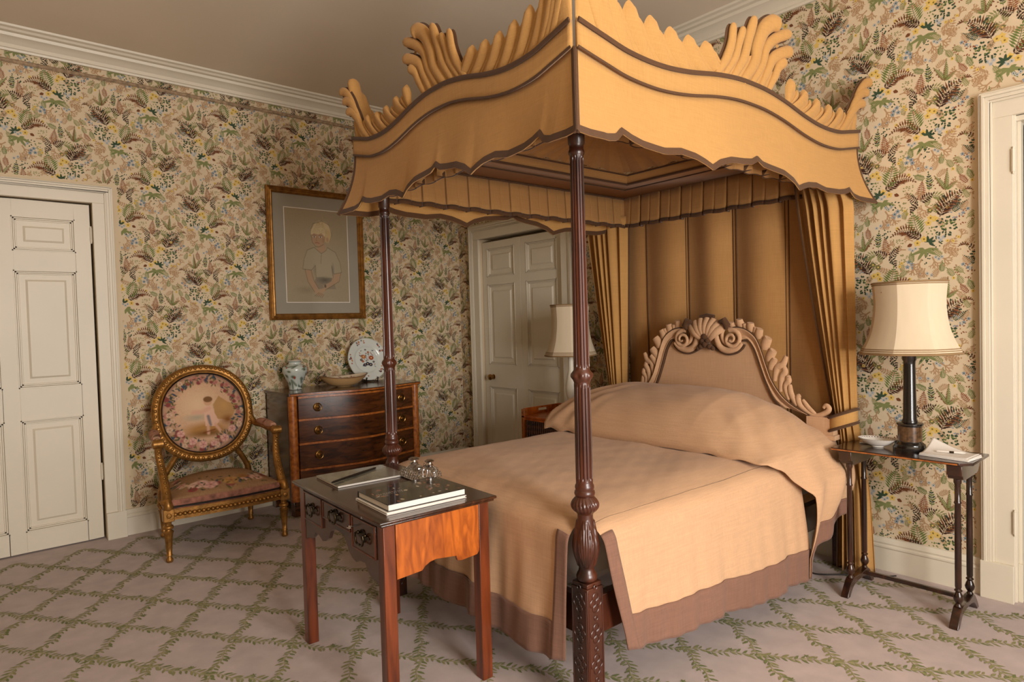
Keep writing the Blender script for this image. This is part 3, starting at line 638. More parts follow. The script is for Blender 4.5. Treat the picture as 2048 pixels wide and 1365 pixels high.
sb.add(vs, [(j * NS + k, j * NS + (k + 1) % NS, (j + 1) * NS + (k + 1) % NS, (j + 1) * NS + k) for j in range(5) for k in range(NS)])
obj('sunburst', sb, M['linen_in'], lining, smooth=15)
bl = MB()
def rect_line(m, x0, x1, y0, y1, z, r): 
    for p, q in (((x0, y0), (x1, y0)), ((x1, y0), (x1, y1)), ((x1, y1), (x0, y1)), ((x0, y1), (x0, y0))): m.tube([(p[0], p[1], z), (q[0], q[1], z)], r, 6, .6)
rect_line(bl, ix0 + .02, ix1 - .02, iy0 + .02, iy1 - .02, ZT - .008, .010); rect_line(bl, cx - hx - .14, cx + hx + .14, cy - hy - .14, cy + hy + .14, ZT - .006, .006); rect_line(bl, cx - hx, cx + hx, cy - hy, cy + hy, ZT - .009, .012); rect_line(bl, cx - hx + .03, cx + hx - .03, cy - hy + .03, cy + hy - .03, ZT + .040, .008)
obj('lining_braid', bl, M['braid'], lining)
ivz0 = 2.115
def inner_val(a, b, nrm2):
    A_, B_ = Vector((*a, 0)), Vector((*b, 0)); Ln = (B_ - A_).length; d = (B_ - A_) / Ln; npl = max(2, round(Ln / .165)); nv = Vector((*nrm2, 0))
    def fn(u, v, lift=0):
        s = u * npl; k = s - math.floor(s); e = min(k, 1 - k)
        off = .022 * min(1, e / .05) + .006 * math.sin(k * PI) - .02 * max(0, 1 - e / .03) + (.006 if .48 < k < .52 else 0) * -1
        p = A_ + d * (u * Ln) + nv * (off * (.35 + .65 * v) + lift); return (p.x, p.y, ZT + (ivz0 - ZT) * v + .004 * math.sin(s * 6.28) * v)
    m = MB(); m.grid(fn, npl * 24, 4); o = obj('inner_valance', m, M['linen_in'], bed, solid=.003)
    m = MB(); m.grid(lambda u, v: fn(u, .90 + .11 * v, .005), npl * 24, 1); obj('hem_band', m, M['braid'], o, solid=.006)
inner_val((ix0 + .01, iy0), (ix0 + .01, iy1), (1, 0)); inner_val((ix0, iy1 - .03), (ix1, iy1 - .03), (0, -1)); inner_val((ix1 - .01, iy1), (ix1 - .01, iy0), (-1, 0)); inner_val((ix1, iy0 + .01), (ix0, iy0 + .01), (0, 1))

# ---- dossal: the cloth behind the headboard, hung in broad soft panels
DY = 2.04
_db = [0, .115, .337, .567, .787, 1.0]
def dossal_pt(u, v):
    k = max(i for i in range(5) if u >= _db[i] or i == 0); w = (u - _db[k]) / (_db[k + 1] - _db[k]); w = min(max(w, 0), 1)
    return (ix0 + u * (ix1 - ix0), DY - (.050 if k else .012) * (math.sin(PI * w ** 1.25)) ** 1.3 - .003 * math.sin(u * 40 + v * 2), .30 + v * (ZT - .30))
m = MB(); m.grid(dossal_pt, 220, 12)
dos = obj('dossal', m, M['linen_in'], bed, solid=.004)
m = MB()
for u in (.115, .330, .344, .560, .574, .78, .794): x = ix0 + u * (ix1 - ix0); m.tube([(x, DY - .006, .3), (x, DY - .006, ZT)], .0036, 6)
obj('dossal_braid', m, M['braid'], dos)

# ---- headboard: padded arch in a scrolled, leaf-carved frame
HBY, HX = 1.90, -.715
_h = 4.267
def hb(p):                                                          # traced on the right half, in the headboard's plane; x measured from its centre
    q = onb((1260 + p[0] / _h, 600 + p[1] / _h), 1, HBY); return (q[0] - HX, q[2])
inner = [hb(p) for p in ((985, 345), (1035, 350), (1085, 430), (1130, 560), (1180, 700), (1240, 830), (1300, 900))]
outer = [hb(p) for p in ((870, 250), (930, 232), (1010, 250), (1090, 310), (1140, 410), (1190, 560), (1240, 690), (1320, 810), (1420, 900), (1560, 980))]
low = [hb(p) for p in ((720, 385), (770, 425), (850, 460), (930, 450), (985, 410), (1000, 380))]
xs_ = max(p[0] for p in outer)
pad = MB(); right = [(0, low[0][1] + .05)] + [(x, z) for x, z in inner] + [(xs_ - .10, .70), (xs_ - .10, .45)]
poly = [(HX + x, z) for x, z in right] + [(HX - x, z) for x, z in right[::-1]]
pad.prism(poly, HBY - .02, HBY + .03, lambda a, b, t: (a, t, b)); head = obj('headboard', pad, M['spread'], bed, bevel=.01)
fr = MB(); gp = MB(); LF = {1: MB(), -1: MB()}
oc = catmull(outer, 6); ic = catmull(inner, 6); lc = catmull(low, 6)
def both(fn):
    for s in (1, -1): fn(lambda x, y, z: (HX + s * x, y, z), s)
def frame_half(P, s):
    n = 40; op = [oc[int(round(i * (len(oc) - 1) / n))] for i in range(n + 1)]; ip = [ic[int(round(i * (len(ic) - 1) / n))] for i in range(n + 1)]
    prof = [(0, .012), (.06, .030), (.2, .034), (.35, .026), (.5, .030), (.75, .040), (.92, .044), (1, .030)]
    vs = [P(ip[i][0] + (op[i][0] - ip[i][0]) * a, HBY - d, ip[i][1] + (op[i][1] - ip[i][1]) * a) for i in range(n + 1) for a, d in prof]; k = len(prof)
    fr.add(vs, [(i * k + j, i * k + j + 1, (i + 1) * k + j + 1, (i + 1) * k + j) for i in range(n) for j in range(k - 1)])
    gp.tube([P(x, HBY - .026, z) for x, z in ic], .0085, 6); gp.tube([P(x, HBY - .030, z) for x, z in lc], .0085, 6); gp.tube([P(x, HBY - .036, z) for x, z in oc], .004, 6)
    # volute by the centre
    c = hb((900, 335)); sp = []
    for i in range(40): a = 1.9 - s * 0 - i * .27; r = .060 * (1 - i / 46); sp.append((c[0] + r * math.cos(a), c[1] + r * math.sin(a)))
    fr.tube([P(x, HBY - .035 - .0006 * i, z) for i, (x, z) in enumerate(sp)], [.016 * (1 - i / 60) for i in range(40)], 8, .8, (0, -1, 0))
    # C-scroll under the volute and leaf strands towards the centre shell
    for pl, r in (((( 760, 250), (770, 330), (800, 400), (860, 430), (940, 415), (985, 370)), .020), (((840, 235), (815, 290), (830, 350), (875, 390)), .013), (((720, 190), (760, 240), (770, 300)), .018), (((650, 190), (630, 260), (640, 330)), .015)):
        q = catmull([hb(p) for p in pl], 6); n2 = len(q); fr.tube([P(x, HBY - .040, z) for x, z in q], [r * (.5 + .5 * math.sin(PI * min(1, .15 + .85 * i / n2))) for i in range(n2)], 8, .7, (0, -1, 0))
    lf = LF[s]
    # leaf crest along the outer edge: lobes standing off the frame
    for i, (p, q, r) in enumerate((((905, 235), (890, 190), 15), ((975, 230), (955, 165), 19), ((1060, 270), (1052, 195), 19), ((1120, 330), (1132, 245), 19), ((1165, 420), (1205, 322), 22), ((1200, 520), (1250, 430), 20), ((1215, 590), (1262, 500), 16), ((1020, 250), (1000, 200), 12), ((1095, 300), (1098, 235), 12))):
        a, b = hb(p), hb(q); mid = ((a[0] + b[0]) / 2 - .006, (a[1] + b[1]) / 2); cpts = catmull([a, mid, b], 5); lf.tube([P(x, HBY - .02 - .012 * j / 10, z) for j, (x, z) in enumerate(cpts)], [r * .00042 * (2.4 + 1.0 * math.sin(PI * (.12 + .75 * j / 10))) for j in range(len(cpts))], 8, .6, (0, -1, 0))
    for pl, r in ((((1250, 690), (1270, 580), (1320, 550), (1350, 480)), .022), (((1300, 780), (1310, 660), (1340, 610), (1320, 560)), .020), (((1370, 850), (1340, 740), (1370, 690), (1365, 660), (1385, 665)), .018), (((1440, 900), (1390, 800), (1380, 720)), .018), (((1560, 975), (1470, 900), (1450, 830), (1470, 815)), .017), (((1600, 975), (1540, 920), (1490, 850)), .014), (((1480, 940), (1600, 985), (1690, 960), (1715, 925), (1690, 900), (1665, 920)), .015)):
        q = catmull([hb(p) for p in pl], 6); n2 = len(q); lf.tube([P(x, HBY - .022, z) for x, z in q], [r * (.4 + .6 * math.sin(PI * min(1, .1 + .85 * i / n2))) for i in range(n2)], 8, .6, (0, -1, 0))
    b0 = hb((1560, 980)); b1 = hb((1740, 1000))
    m0, m1 = b0[0] - .02, b0[0] + .125; zb = b0[1]
    fr.add([], [])
    for (x0, x1, z0, z1, d) in ((m0, m1, zb - .10, zb - .005, .035), (m0 - .01, m1 + .012, zb - .125, zb - .10, .045), (m0 + .01, m1 - .012, .42, zb - .125, .03)):
        vs = [P(x, y, z) for z in (z0, z1) for x, y in ((x0, HBY - d), (x1, HBY - d), (x1, HBY + .03), (x0, HBY + .03))]
        fr.add(vs, [(0, 1, 2, 3), (4, 5, 6, 7), (0, 1, 5, 4), (1, 2, 6, 5), (2, 3, 7, 6), (3, 0, 4, 7)])
    gp.tube([P(m0 + .012, HBY - .034, zb - .14), P(m1 - .014, HBY - .034, zb - .14)], .006, 6); gp.tube([P(m1 - .016, HBY - .034, zb - .14), P(m1 - .016, HBY - .034, .42)], .006, 6)
both(frame_half)
# centre shell and the dark carved leaf under it
ztop = hb((690, 150))[1]; zmid = hb((690, 350))[1]
for k in range(7):
    a = math.radians(38 + k * 17.3); c = (0, ztop - .155); e = (.165 * math.cos(a), ztop - .155 + .150 * math.sin(a) ** .8)
    fr.tube([(HX + c[0] + (e[0] - c[0]) * t * .98, HBY - .03 - .03 * math.sin(PI * t), c[1] + (e[1] - c[1]) * t) for t in np.linspace(.05, 1, 9)], [.006 + .020 * math.sin(PI * min(1, .1 + .62 * t)) for t in np.linspace(0, 1, 9)], 8, .7, (0, -1, 0))
obj('frame', fr, M['spread'], head, smooth=50); [obj('leaf_crest', LF[k], M['spread'], head, smooth=60) for k in (1, -1)]; obj('gimp', gp, M['braid'], head)
dk = MB()
for x, z, r in ((0, zmid + .03, .026), (.018, zmid + .005, .020), (-.018, zmid + .005, .020), (.03, zmid - .035, .018), (-.03, zmid - .035, .018), (.0, zmid - .02, .022), (-.052, zmid - .045, .014), (.052, zmid - .045, .014)): dk.sphere((HX + x, HBY - .055, z), r, 10, 6)
obj('dark_leaf', dk, M['braid'], head, smooth=60)
for s in (-1, 1):
    dk = MB(); dk.tube([(HX + s * .10, HBY - .05, ztop - .03), (HX + s * .135, HBY - .055, ztop - .02), (HX + s * .15, HBY - .05, ztop - .05), (HX + s * .14, HBY - .045, ztop - .075)], [.012, .022, .022, .010], 8); obj('dark_leaf', dk, M['braid'], head, smooth=60); dk = MB(); dk.tube([(HX + s * .05, HBY - .03, ztop + .004), (HX, HBY - .03, ztop + .012)], [.012, .014], 8); obj('dark_leaf', dk, M['braid'], head, smooth=60)

# ---- mattress
m = MB(); m.b2(-BW + .05, -.05, .05, 1.86, .45, .70)
mt = tag(obj('mattress', m, M['white'], bevel=.04), 'white mattress under the tan bedspread', 'mattress'); mt.location = tuple(BED_P); mt.rotation_euler[2] = BED_A
# ================================================================== bed linen and hangings (bed frame coordinates)
def bedroot(name, label, cat): return thing(name, label, cat, BED_P, BED_A)
def wob(a, b, s=1.0): return s * (.5 * math.sin(3.1 * a + 1.3 * b) + .3 * math.sin(7.3 * a - 4.1 * b + 1) + .2 * math.sin(13.7 * a + 9.2 * b + 2))
spread = bedroot('bedspread', 'tan linen bedspread with wide brown borders over the four-poster bed', 'bedspread')
ZS = .742
def top_z(x, y):
    ex = min(.0 - x, x + BW); ey = y + .02
    return ZS + wob(x * 1.3, y * 1.1, .007) + wob(x * 5, y * 4.2, .002) - .030 * max(0, 1 - ex / .16) ** 2 - .030 * max(0, 1 - ey / .16) ** 2 + .014 * math.sin(PI * min(max((x + BW) / BW, 0), 1)) 
m = MB(); m.grid(lambda u, v: (-BW - .0 + u * BW, v * 1.86, top_z(-BW + u * BW, v * 1.86)), 120, 150, keep=lambda u, v: not (v * 1.86 < .026 and (u * BW > BW - .036 or u * BW < .036)))
obj('top', m, M['spread'], spread, smooth=80)
def hang(z0, zend, s):                                                    # over the edge and down: (outward, z)
    R, a0 = .075, .34; arc = R * (PI / 2 - a0); zr = R * math.cos(a0)
    if s < arc: a = a0 + s / R; return R * (math.sin(a) - math.sin(a0)), z0 - R * (math.cos(a0) - math.cos(a))
    t = min((s - arc) / max(.05, (z0 - zr - zend)), 1.05)
    return R * (1 - math.sin(a0)) + .010 * t, z0 - zr - (z0 - zr - zend) * t
def flap(name, along0, along1, edge_fn, hem_fn, put, nwave, seed, far_edge=None, side_len=1.0):
    """along: position along the bed edge; edge_fn(v) -> slanting near edge; put(a, out, z)"""
    SL = .62
    def P(u, v, lift=0.0):
        a0 = along0 + edge_fn(v); a1 = along1 - (far_edge(v) if far_edge else 0.0); a = a0 + (a1 - a0) * u
        zt = top_z(a, 0.0) if name == 'foot' else top_z(0.0, a)
        o, z = hang(zt, hem_fn(a), v * (.0923 + (zt - .0707 - hem_fn(a))))
        rip = (.013 * math.sin(a * nwave + seed) + .008 * math.sin(a * nwave * 2.3 + 1.7 * seed) + .005 * math.sin(a * 61 + v * 3)) * max(0, v - .18) ** 1.1 + .003 * math.sin(a * 37 + seed) * v
        return put(a, o + rip + lift, z + .006 * math.sin(a * 9 + seed) * v)
    m = MB(); m.grid(lambda u, v: P(u, v), 130, 40); f = obj('side_drop' if name != 'foot' else 'foot_drop', m, M['spread'], spread, smooth=80)
    b = MB(); b.grid(lambda u, v: P(u, .745 + .258 * v, .004), 130, 10)
    Ln = abs(along1 - along0); wd = .062 / Ln
    b.grid(lambda u, v: P(u * wd - .002, .10 + .90 * v, .0055), 5, 36)
    if far_edge: b.grid(lambda u, v: P(1 - u * wd + .002, .10 + .90 * v, .0055), 5, 36)
    obj('border', b, M['brown'], f, smooth=80, solid=.003)
flap('foot', -.036, -BW + .036, lambda v: -.042 * v, lambda a: .195 + .02 * math.sin(a * 3), lambda a, o, z: (a, -o, z), 21, 1.0, lambda v: -.042 * v)
flap('near', .026, 1.47, lambda v: .085 * v ** 1.2, lambda a: interp(a, [(0, .262), (.25, .222), (.65, .185), (1.47, .125)]), lambda a, o, z: (o + (.030 + .03 * a / 1.5) * min(1, max(0, (ZS - z) / .45)), a, z), 11, 2.2)
flap('far', .026, 1.47, lambda v: .06 * v, lambda a: .22, lambda a, o, z: (-BW - o, a, z), 12, .7)

# ---- bolster under its own cover, falling over the bed's sides in folds
_bc = np.array(catmull([(1.14, .0), (1.155, .055), (1.19, .118), (1.26, .186), (1.36, .234), (1.50, .268), (1.64, .278), (1.76, .255), (1.84, .19), (1.885, .10)], 6))
def bump(y): return float(np.interp(y, _bc[:, 0], _bc[:, 1]))
def crest(x):
    if x > -BW / 2: return interp(-x, [(-.10, .0), (-.05, .06), (0, .24), (.08, .48), (.2, .74), (.37, .95), (.5, 1.0)])
    return interp(x + BW, [(-.10, .45), (0, .72), (.1, .88), (.3, 1.0)])
def cover_pt(u, v):
    Lt, Ls = BW + .10, .50; tot = Lt + 2 * Ls; p = u * tot
    if p < Ls: side, q = -1, Ls - p
    elif p > Ls + Lt: side, q = 1, p - Ls - Lt
    else: side, q = 0, 0
    yf = 1.14 + .30 * min(1, q / .16) ** .8; y = yf + (1.885 - yf) * v
    x = -BW - .05 + (p - Ls) if side == 0 else (.05 if side > 0 else -BW - .05)
    z = ZS + .010 + bump(y) * crest(x) + wob(x * 2, y * 3, .006)
    if x > -.42 and side >= 0: z += (.0045 * math.sin((x * 1.1 + y * .8) * 31) + .003 * math.sin((x * .7 + y * 1.1) * 53 + 1)) * min(1, (x + .42) / .3)
    if x < -BW + .42 and side <= 0: z += .008 * math.sin((x - y * .8) * 40) * min(1, (-BW + .42 - x) / .25)
    if side:
        drop = interp(y, [(1.14, .62), (1.44, .62), (1.50, .58), (1.56, .50), (1.66, .46), (1.78, .42), (1.885, .36)]) / .50
        bul = .05 + .05 * math.sin(PI * min(1, q / .42)) * interp(y, [(1.14, .2), (1.4, .8), (1.8, 1.0)])
        fold = .016 * math.sin(y * 26 + q * 5) * min(1, q / .2)
        x += side * (bul * min(1, q / .16) + fold + .012); z -= q * drop
    return (x, y, z)
m = MB(); m.grid(cover_pt, 190, 56); cov = obj('bolster_cover', m, M['spread'], spread, smooth=80, solid=.004)
tot_ = BW + .10 + 1.0
for a, b in ((1 - .11 / tot_, 1.0), (0, .11 / tot_)):
    def bp(u, v, a=a, b=b):
        p = Vector(cover_pt(a + (b - a) * u, v)); return (p.x + (.006 if a > .5 else -.006), p.y, p.z)
    m = MB(); m.grid(bp, 8, 56); obj('border', m, M['brown'], cov, smooth=80, solid=.004)
# ---- head curtains caught back with ties
def curtain(name, label, top, tie, bot, ztie, yb, side):
    r = bedroot(name, label, 'curtain'); N = 6
    def P(u, v):
        back_ = 0.0; z = 2.20 - (2.20 - .02) * v; vt = (2.20 - ztie) / 2.18
        if v < vt: f = v / vt; e = f ** 1.15; x0 = top[0] + (tie[0] - top[0]) * e; x1 = top[1] + (tie[1] - top[1]) * e + (.050 * min(1, f / .12) * (1 - f) if side > 0 else 0); amp = .012 * (1 - f) + .013
        else: f = (v - vt) / (1 - vt); e = f ** .7; x0 = tie[0] + (bot[0] - tie[0]) * e; x1 = tie[1] + (bot[1] - tie[1]) * e; amp = .013 + .016 * f; back_ = .075 * min(1, f * 2)
        ph = (u + .035 * math.sin(u * 11 + 1) + .02 * math.sin(u * 23)) * 2 * PI * N + .5 * math.sin(v * 3 + u * 5)
        sh = math.sin(ph); sh = math.copysign(abs(sh) ** .9, sh)
        bul = .045 * math.sin(PI * u)
        amp *= .75 + .5 * math.sin(u * 9 + 2) ** 2
        return (x0 + (x1 - x0) * u + .004 * math.cos(ph), yb + back_ - amp * sh - bul, z)
    m = MB(); m.grid(P, 150, 60); c = obj('cloth', m, M['linen'], r, smooth=80, solid=.003)
    e = MB(); e.tube([P(0 if side > 0 else 1, v) for v in np.linspace(0, 1, 50)], .006, 6); obj('edging', e, M['braid'], c)
    t = MB(); cxm, hw = (tie[0] + tie[1]) / 2, (tie[1] - tie[0]) / 2 + .014; dr = .05 * side
    def T(a, v, g=0): return (cxm + (hw + g) * math.cos(a), yb - .03 + (.075 + g) * math.sin(a), ztie + .035 - .07 * v + dr * -math.cos(a) * .0 + .03 * math.cos(a) * side)
    t.grid(lambda u, v: T(2 * PI * u, v), 40, 4); tb = obj('tieback', t, M['linen'], r, smooth=80, solid=.005)
    g = MB()
    for v in (-.02, 1.02): g.tube([T(2 * PI * k / 40, v, .003) for k in range(40)], .0085, 6, closed=True)
    obj('tieback_edging', g, M['braid'], tb)
    return r
curtain('bed_curtain', 'tan bed curtain with tieback beside the lamp table', (-.170, .080), (.030, .140), (.010, .185), .868, 1.955, 1)
curtain('bed_curtain', 'tan bed curtain hanging beside the tambour nightstand', (-1.80, -1.43), (-1.60, -1.46), (-1.63, -1.44), .868, 1.955, -1)
# ================================================================== furniture
def lerp(a, b, t): return a + (b - a) * t
# ---- small writing desk (lowboy) at the foot of the bed; local: front faces -y
DK = (2.825, -2.462, 0.0); DRZ = math.radians(-2.2)
desk = thing('writing_desk', 'small mahogany kneehole writing desk with three drawers at the bed foot', 'desk', DK, DRZ)
dw, dd, dh = .435, .262, .750
m = MB(); m.b2(-dw, dw, -dd, dd, dh - .012, dh); m.b2(-dw + .008, dw - .008, -dd + .008, dd - .008, dh - .022, dh - .012); obj('top', m, M['desk'], desk, bevel=.004)
bx_, by_ = dw - .026, dd - .026
for sx in (-1, 1):
    for sy in (-1, 1):
        m = MB(); x, y = sx * (bx_ - .024), sy * (by_ - .024); m.b2(x - .024, x + .024, y - .024, y + .024, 0, dh - .022); obj('leg', m, M['leg'], desk, bevel=.0025)
def scallop(half, z_leg, z_mid, z_top):                                   # shaped lower edge, mirrored
    q = [(half, z_leg), (half - .02, z_leg + .004), (half - .06, z_leg + .028), (half - .085, z_leg + .03), (half - .10, z_leg + .05), (half - .135, z_leg + .058), (half - .155, z_leg + .050)]
    q = [p for p in q if p[0] > .0]
    return q
side_poly = lambda hw: [(-hw, dh - .022), (-hw, .520), (-.080, .526), (-.066, .540), (-.045, .550), (-.02, .554), (.074, .543), (.080, .523), (.10, .519), (hw - .012, .524), (hw - .003, .535), (hw, .55), (hw, dh - .022)]
for sx in (-1, 1):
    m = MB(); xx = sx * (bx_ - .006); m.prism(side_poly(by_ - .05), xx - .007, xx + .007, lambda a, b, t: (t, a, b)); obj('side_panel', m, M['desk_side'], desk, bevel=.0015)
m = MB(); m.b2(-bx_ + .05, bx_ - .05, by_ - .014, by_ - .002, .545, dh - .022); obj('back_panel', m, M['desk'], desk)
hw = bx_ - .048
ap = [(-hw, .490), (-.335, .502), (-.285, .512), (-.262, .528), (-.245, .548), (-.205, .545), (-.165, .530), (-.13, .538), (-.10, .556), (-.075, .592), (-.052, .608), (-.02, .614)]
ap = ap + [(-x, z) for x, z in ap[::-1]]
m = MB()
for (xa, za), (xb, zb) in zip(ap[:-1], ap[1:]):
    y0_, y1_, zt_ = -by_ + .004, -by_ + .020, dh - .022
    m.add([(xa, y0_, za), (xb, y0_, zb), (xb, y0_, zt_), (xa, y0_, zt_), (xa, y1_, za), (xb, y1_, zb), (xb, y1_, zt_), (xa, y1_, zt_)], [(0, 1, 2, 3), (7, 6, 5, 4), (0, 4, 5, 1)])
obj('apron', m, M['desk'], desk, smooth=20)
m = MB(); m.b2(-hw, hw, -by_ + .03, by_ - .02, .60, .612); obj('drawer_bottom', m, M['desk'], desk)
def bail(parent, c, w_, drop, nrm_y, mat):
    m = MB(); x, y, z = c
    for s in (-1, 1): m.sphere((x + s * w_, y + nrm_y * .006, z), .0075, 8, 6); m.tube([(x + s * w_, y, z), (x + s * w_, y + nrm_y * .016, z)], .0045, 8)
    pts = [(x - w_, z), (x - w_ * 1.12, z - drop * .35), (x - w_ * .9, z - drop * .78), (x - w_ * .45, z - drop * .92), (x, z - drop * .86), (x + w_ * .45, z - drop * .92), (x + w_ * .9, z - drop * .78), (x + w_ * 1.12, z - drop * .35), (x + w_, z)]
    m.tube([(a, y + nrm_y * .016, b) for a, b in catmull(pts, 4)], .0042, 8)
    return obj('drawer_pull', m, mat, parent, smooth=60)
for x0, x1, z0 in ((-hw + .012, -.150, .588), (-.137, .137, .640), (.150, hw - .012, .588)):
    m = MB(); z1 = dh - .036; m.b2(x0, x1, -by_ - .002, -by_ + .012, z0, z1); dr = obj('drawer', m, M['desk'], desk, bevel=.002)
    b = MB()
    for q in ((x0, x1, z0, z0 + .005), (x0, x1, z1 - .005, z1), (x0, x0 + .005, z0, z1), (x1 - .005, x1, z0, z1)): b.b2(q[0], q[1], -by_ - .0055, -by_ - .001, q[2], q[3])
    obj('cock_bead', b, M['leg'], dr, bevel=.001)
    cxx, czz = (x0 + x1) / 2, (z0 + z1) / 2
    bp = MB(); bp.prism([(cxx + .045 * math.cos(a) * (1 + .25 * math.cos(4 * a)), czz + .004 + .020 * math.sin(a) * (1 + .3 * math.cos(4 * a))) for a in np.linspace(0, 2 * PI, 32, endpoint=False)], -by_ - .0045, -by_ - .002, lambda a, b_, t: (a, t, b_)); obj('backplate', bp, M['dbrass'], dr)
    bail(dr, (cxx, -by_ - .004, czz + .014), .030, .044, -1, M['dbrass'])
    if x0 > .1:
        k = MB(); k.tube([(cxx - .028, -by_ - .002, z1 - .022), (cxx - .028, -by_ - .035, z1 - .022)], .003, 8); k.tube([(cxx - .028 + .011 * math.cos(a), -by_ - .044 + .009 * math.sin(a), z1 - .022) for a in np.linspace(0, 2 * PI, 14, endpoint=False)], .0022, 6, closed=True); obj('key', k, M['silver'], dr)

# ---- serpentine chest of drawers against the left wall; local: x out of the wall, y along it
CH_Y0, CH_Y1, CH_D, CH_H = -1.965, -.815, .53, .955
chest = thing('chest_of_drawers', 'serpentine mahogany chest of drawers with crossbanded drawers and brass ring pulls', 'chest of drawers', (.03, (CH_Y0 + CH_Y1) / 2, 0))
cw = (CH_Y1 - CH_Y0) / 2
serp = lambda y: CH_D + .055 * math.cos(PI * y / cw * 1.0) + .01            # bows forward at the middle, hollows to the sides
def front_block(m, y0, y1, z0, z1, dx0, dx1, n=28):
    ys = np.linspace(y0, y1, n + 1); vs = []
    for y in ys: vs += [(serp(y) + dx0, y, z0), (serp(y) + dx0, y, z1), (serp(y) + dx1, y, z0), (serp(y) + dx1, y, z1)]
    f = []
    for i in range(n): a, b = 4 * i, 4 * i + 4; f += [(a + 2, b + 2, b + 3, a + 3), (a, a + 1, b + 1, b), (a, b, b + 2, a + 2), (a + 1, a + 3, b + 3, b + 1)]
    f += [(0, 2, 3, 1), (4 * n, 4 * n + 1, 4 * n + 3, 4 * n + 2)]; m.add(vs, f)
m = MB(); tp = [(0, -cw - .012), (serp(-cw) + .018, -cw - .012)] + [(serp(y) + .02, y) for y in np.linspace(-cw, cw, 30)] + [(serp(cw) + .018, cw + .012), (0, cw + .012)]
m.prism(tp, CH_H - .022, CH_H, lambda a, b, t: (a, b, t)); top = obj('top', m, M['chest'], chest, bevel=.003, smooth=30)
m = MB(); front_block(m, -cw - .004, cw + .004, CH_H - .019, CH_H - .006, .018, .0235); obj('crossband', m, M['band'], top)
m = MB()
for s in (-1, 1): m.b2(0, serp(cw) - .045, min(s * cw, s * (cw - .02)), max(s * cw, s * (cw - .02)), .12, CH_H - .022)
m.b2(0, .012, -cw, cw, .12, CH_H - .022); front_block(m, -cw + .02, cw - .02, .12, CH_H - .022, -.06, -.03); obj('carcass', m, M['chest'], chest)
for s in (-1, 1):
    m = MB(); y = s * (cw - .03); m.tube([(serp(y) - .022, y, .12), (serp(y) - .022, y, CH_H - .022)], .034, 14); obj('corner_column', m, M['band'], chest)
dz = [.135, .345, .525, .690, .815]; dz = [.14, .36, .560, .745, CH_H - .036]
for i in range(4):
    z0, z1 = dz[i] + .008, dz[i + 1] - .010
    m = MB(); front_block(m, -cw + .066, cw - .066, z0, z1, -.03, .0); dr = obj('drawer', m, M['chest'], chest, smooth=30, bevel=.0015)
    b = MB(); front_block(b, -cw + .066, cw - .066, z1 + .001, z1 + .017, -.03, .004); obj('crossband', b, M['band'], dr, smooth=30)
    for y in (-cw * .64, cw * .66):
        k = MB(); n0 = serp(y); zc = (z0 + z1) / 2 + .005
        k.tube([(n0, y, zc), (n0 + .003, y, zc), (n0 + .004, y, zc)], [.034, .034, .024], 24); k.tube([(n0, y, zc), (n0 + .014, y, zc), (n0 + .02, y, zc)], [.014, .014, .006], 14)
        k.tube([(n0 + .010, y + .029 * math.cos(a), zc - .002 + .029 * math.sin(a)) for a in np.linspace(0, 2 * PI, 22, endpoint=False)], .0042, 8, closed=True); obj('ring_pull', k, M['brass'], dr)
m = MB(); front_block(m, -cw + .02, cw - .02, .07, .145, -.04, .005); obj('plinth', m, M['chest'], chest, smooth=30)
for sx in (.05, serp(cw) - .05):
    for s in (-1, 1): m = MB(); m.prism([(-.04, .12), (-.03, .02), (-.036, 0), (.036, 0), (.03, .02), (.04, .12)], sx - .035, sx + .035, lambda a, b, t, s=s: (t, s * (cw - .05) + a, b)); obj('foot', m, M['chest'], chest, bevel=.003)

# ---- lamp table beside the bed: trestle legs, turned columns
TX, TY, TH = 4.165, -.315, .760
lt = thing('lamp_table', 'slender dark wood lamp table on turned trestle legs by the wall', 'table', (TX, TY, 0))
m = MB(); tq = [(-.30, -.155), (.255, -.155), (.30, -.11), (.30, .16), (-.30, .16)]; m.prism(tq, TH - .013, TH, lambda a, b, t: (a, b, t)); tt = obj('top', m, M['dark'], lt, bevel=.002)
m = MB(); m.b2(-.298, .25, -.158, -.152, TH - .010, TH - .004); obj('edge_line', m, M['band'], tt)
for sx in (-1, 1):
    x = sx * .235
    m = MB(); fz = [(-.15, TH - .013), (-.15, TH - .060), (-.135, TH - .062), (-.128, TH - .078), (-.10, TH - .086), (.10, TH - .086), (.128, TH - .078), (.135, TH - .062), (.15, TH - .060), (.15, TH - .013)]
    m.prism(fz, x - .03, x + .03, lambda a, b, t: (t, a, b)); obj('frieze', m, M['dark'], lt, bevel=.002)
    for y in (-.095, .095):
        m = MB(); pr = [(.010, .075), (.016, .085), (.010, .096), (.018, .110), (.021, .122), (.016, .138), (.011, .150), (.017, .158), (.011, .166), (.0135, .175), (.0135, .40), (.0125, .56), (.015, .563), (.015, .569), (.0125, .573), (.012, .65), (.016, .66), (.016, TH - .084)]
        m.lathe(pr, 18, (x, y, 0)); obj('leg', m, M['dark'], lt, smooth=45)
    m = MB(); ft = catmull([(-.175, .0), (-.165, .02), (-.135, .055), (-.10, .085), (-.05, .085), (0, .080), (.05, .085), (.10, .085), (.135, .055), (.165, .02), (.175, 0)], 4)
    bt = catmull([(.145, 0), (.125, .022), (.095, .045), (.05, .055), (0, .058), (-.05, .055), (-.095, .045), (-.125, .022), (-.145, 0)], 4)
    m.prism(ft + bt, x - .018, x + .018, lambda a, b, t: (t, a, b)); obj('trestle_foot', m, M['dark'], lt, bevel=.003)
m = MB(); m.b2(-.235, .235, .075, .095, .052, .072); obj('stretcher', m, M['dark'], lt, bevel=.003)

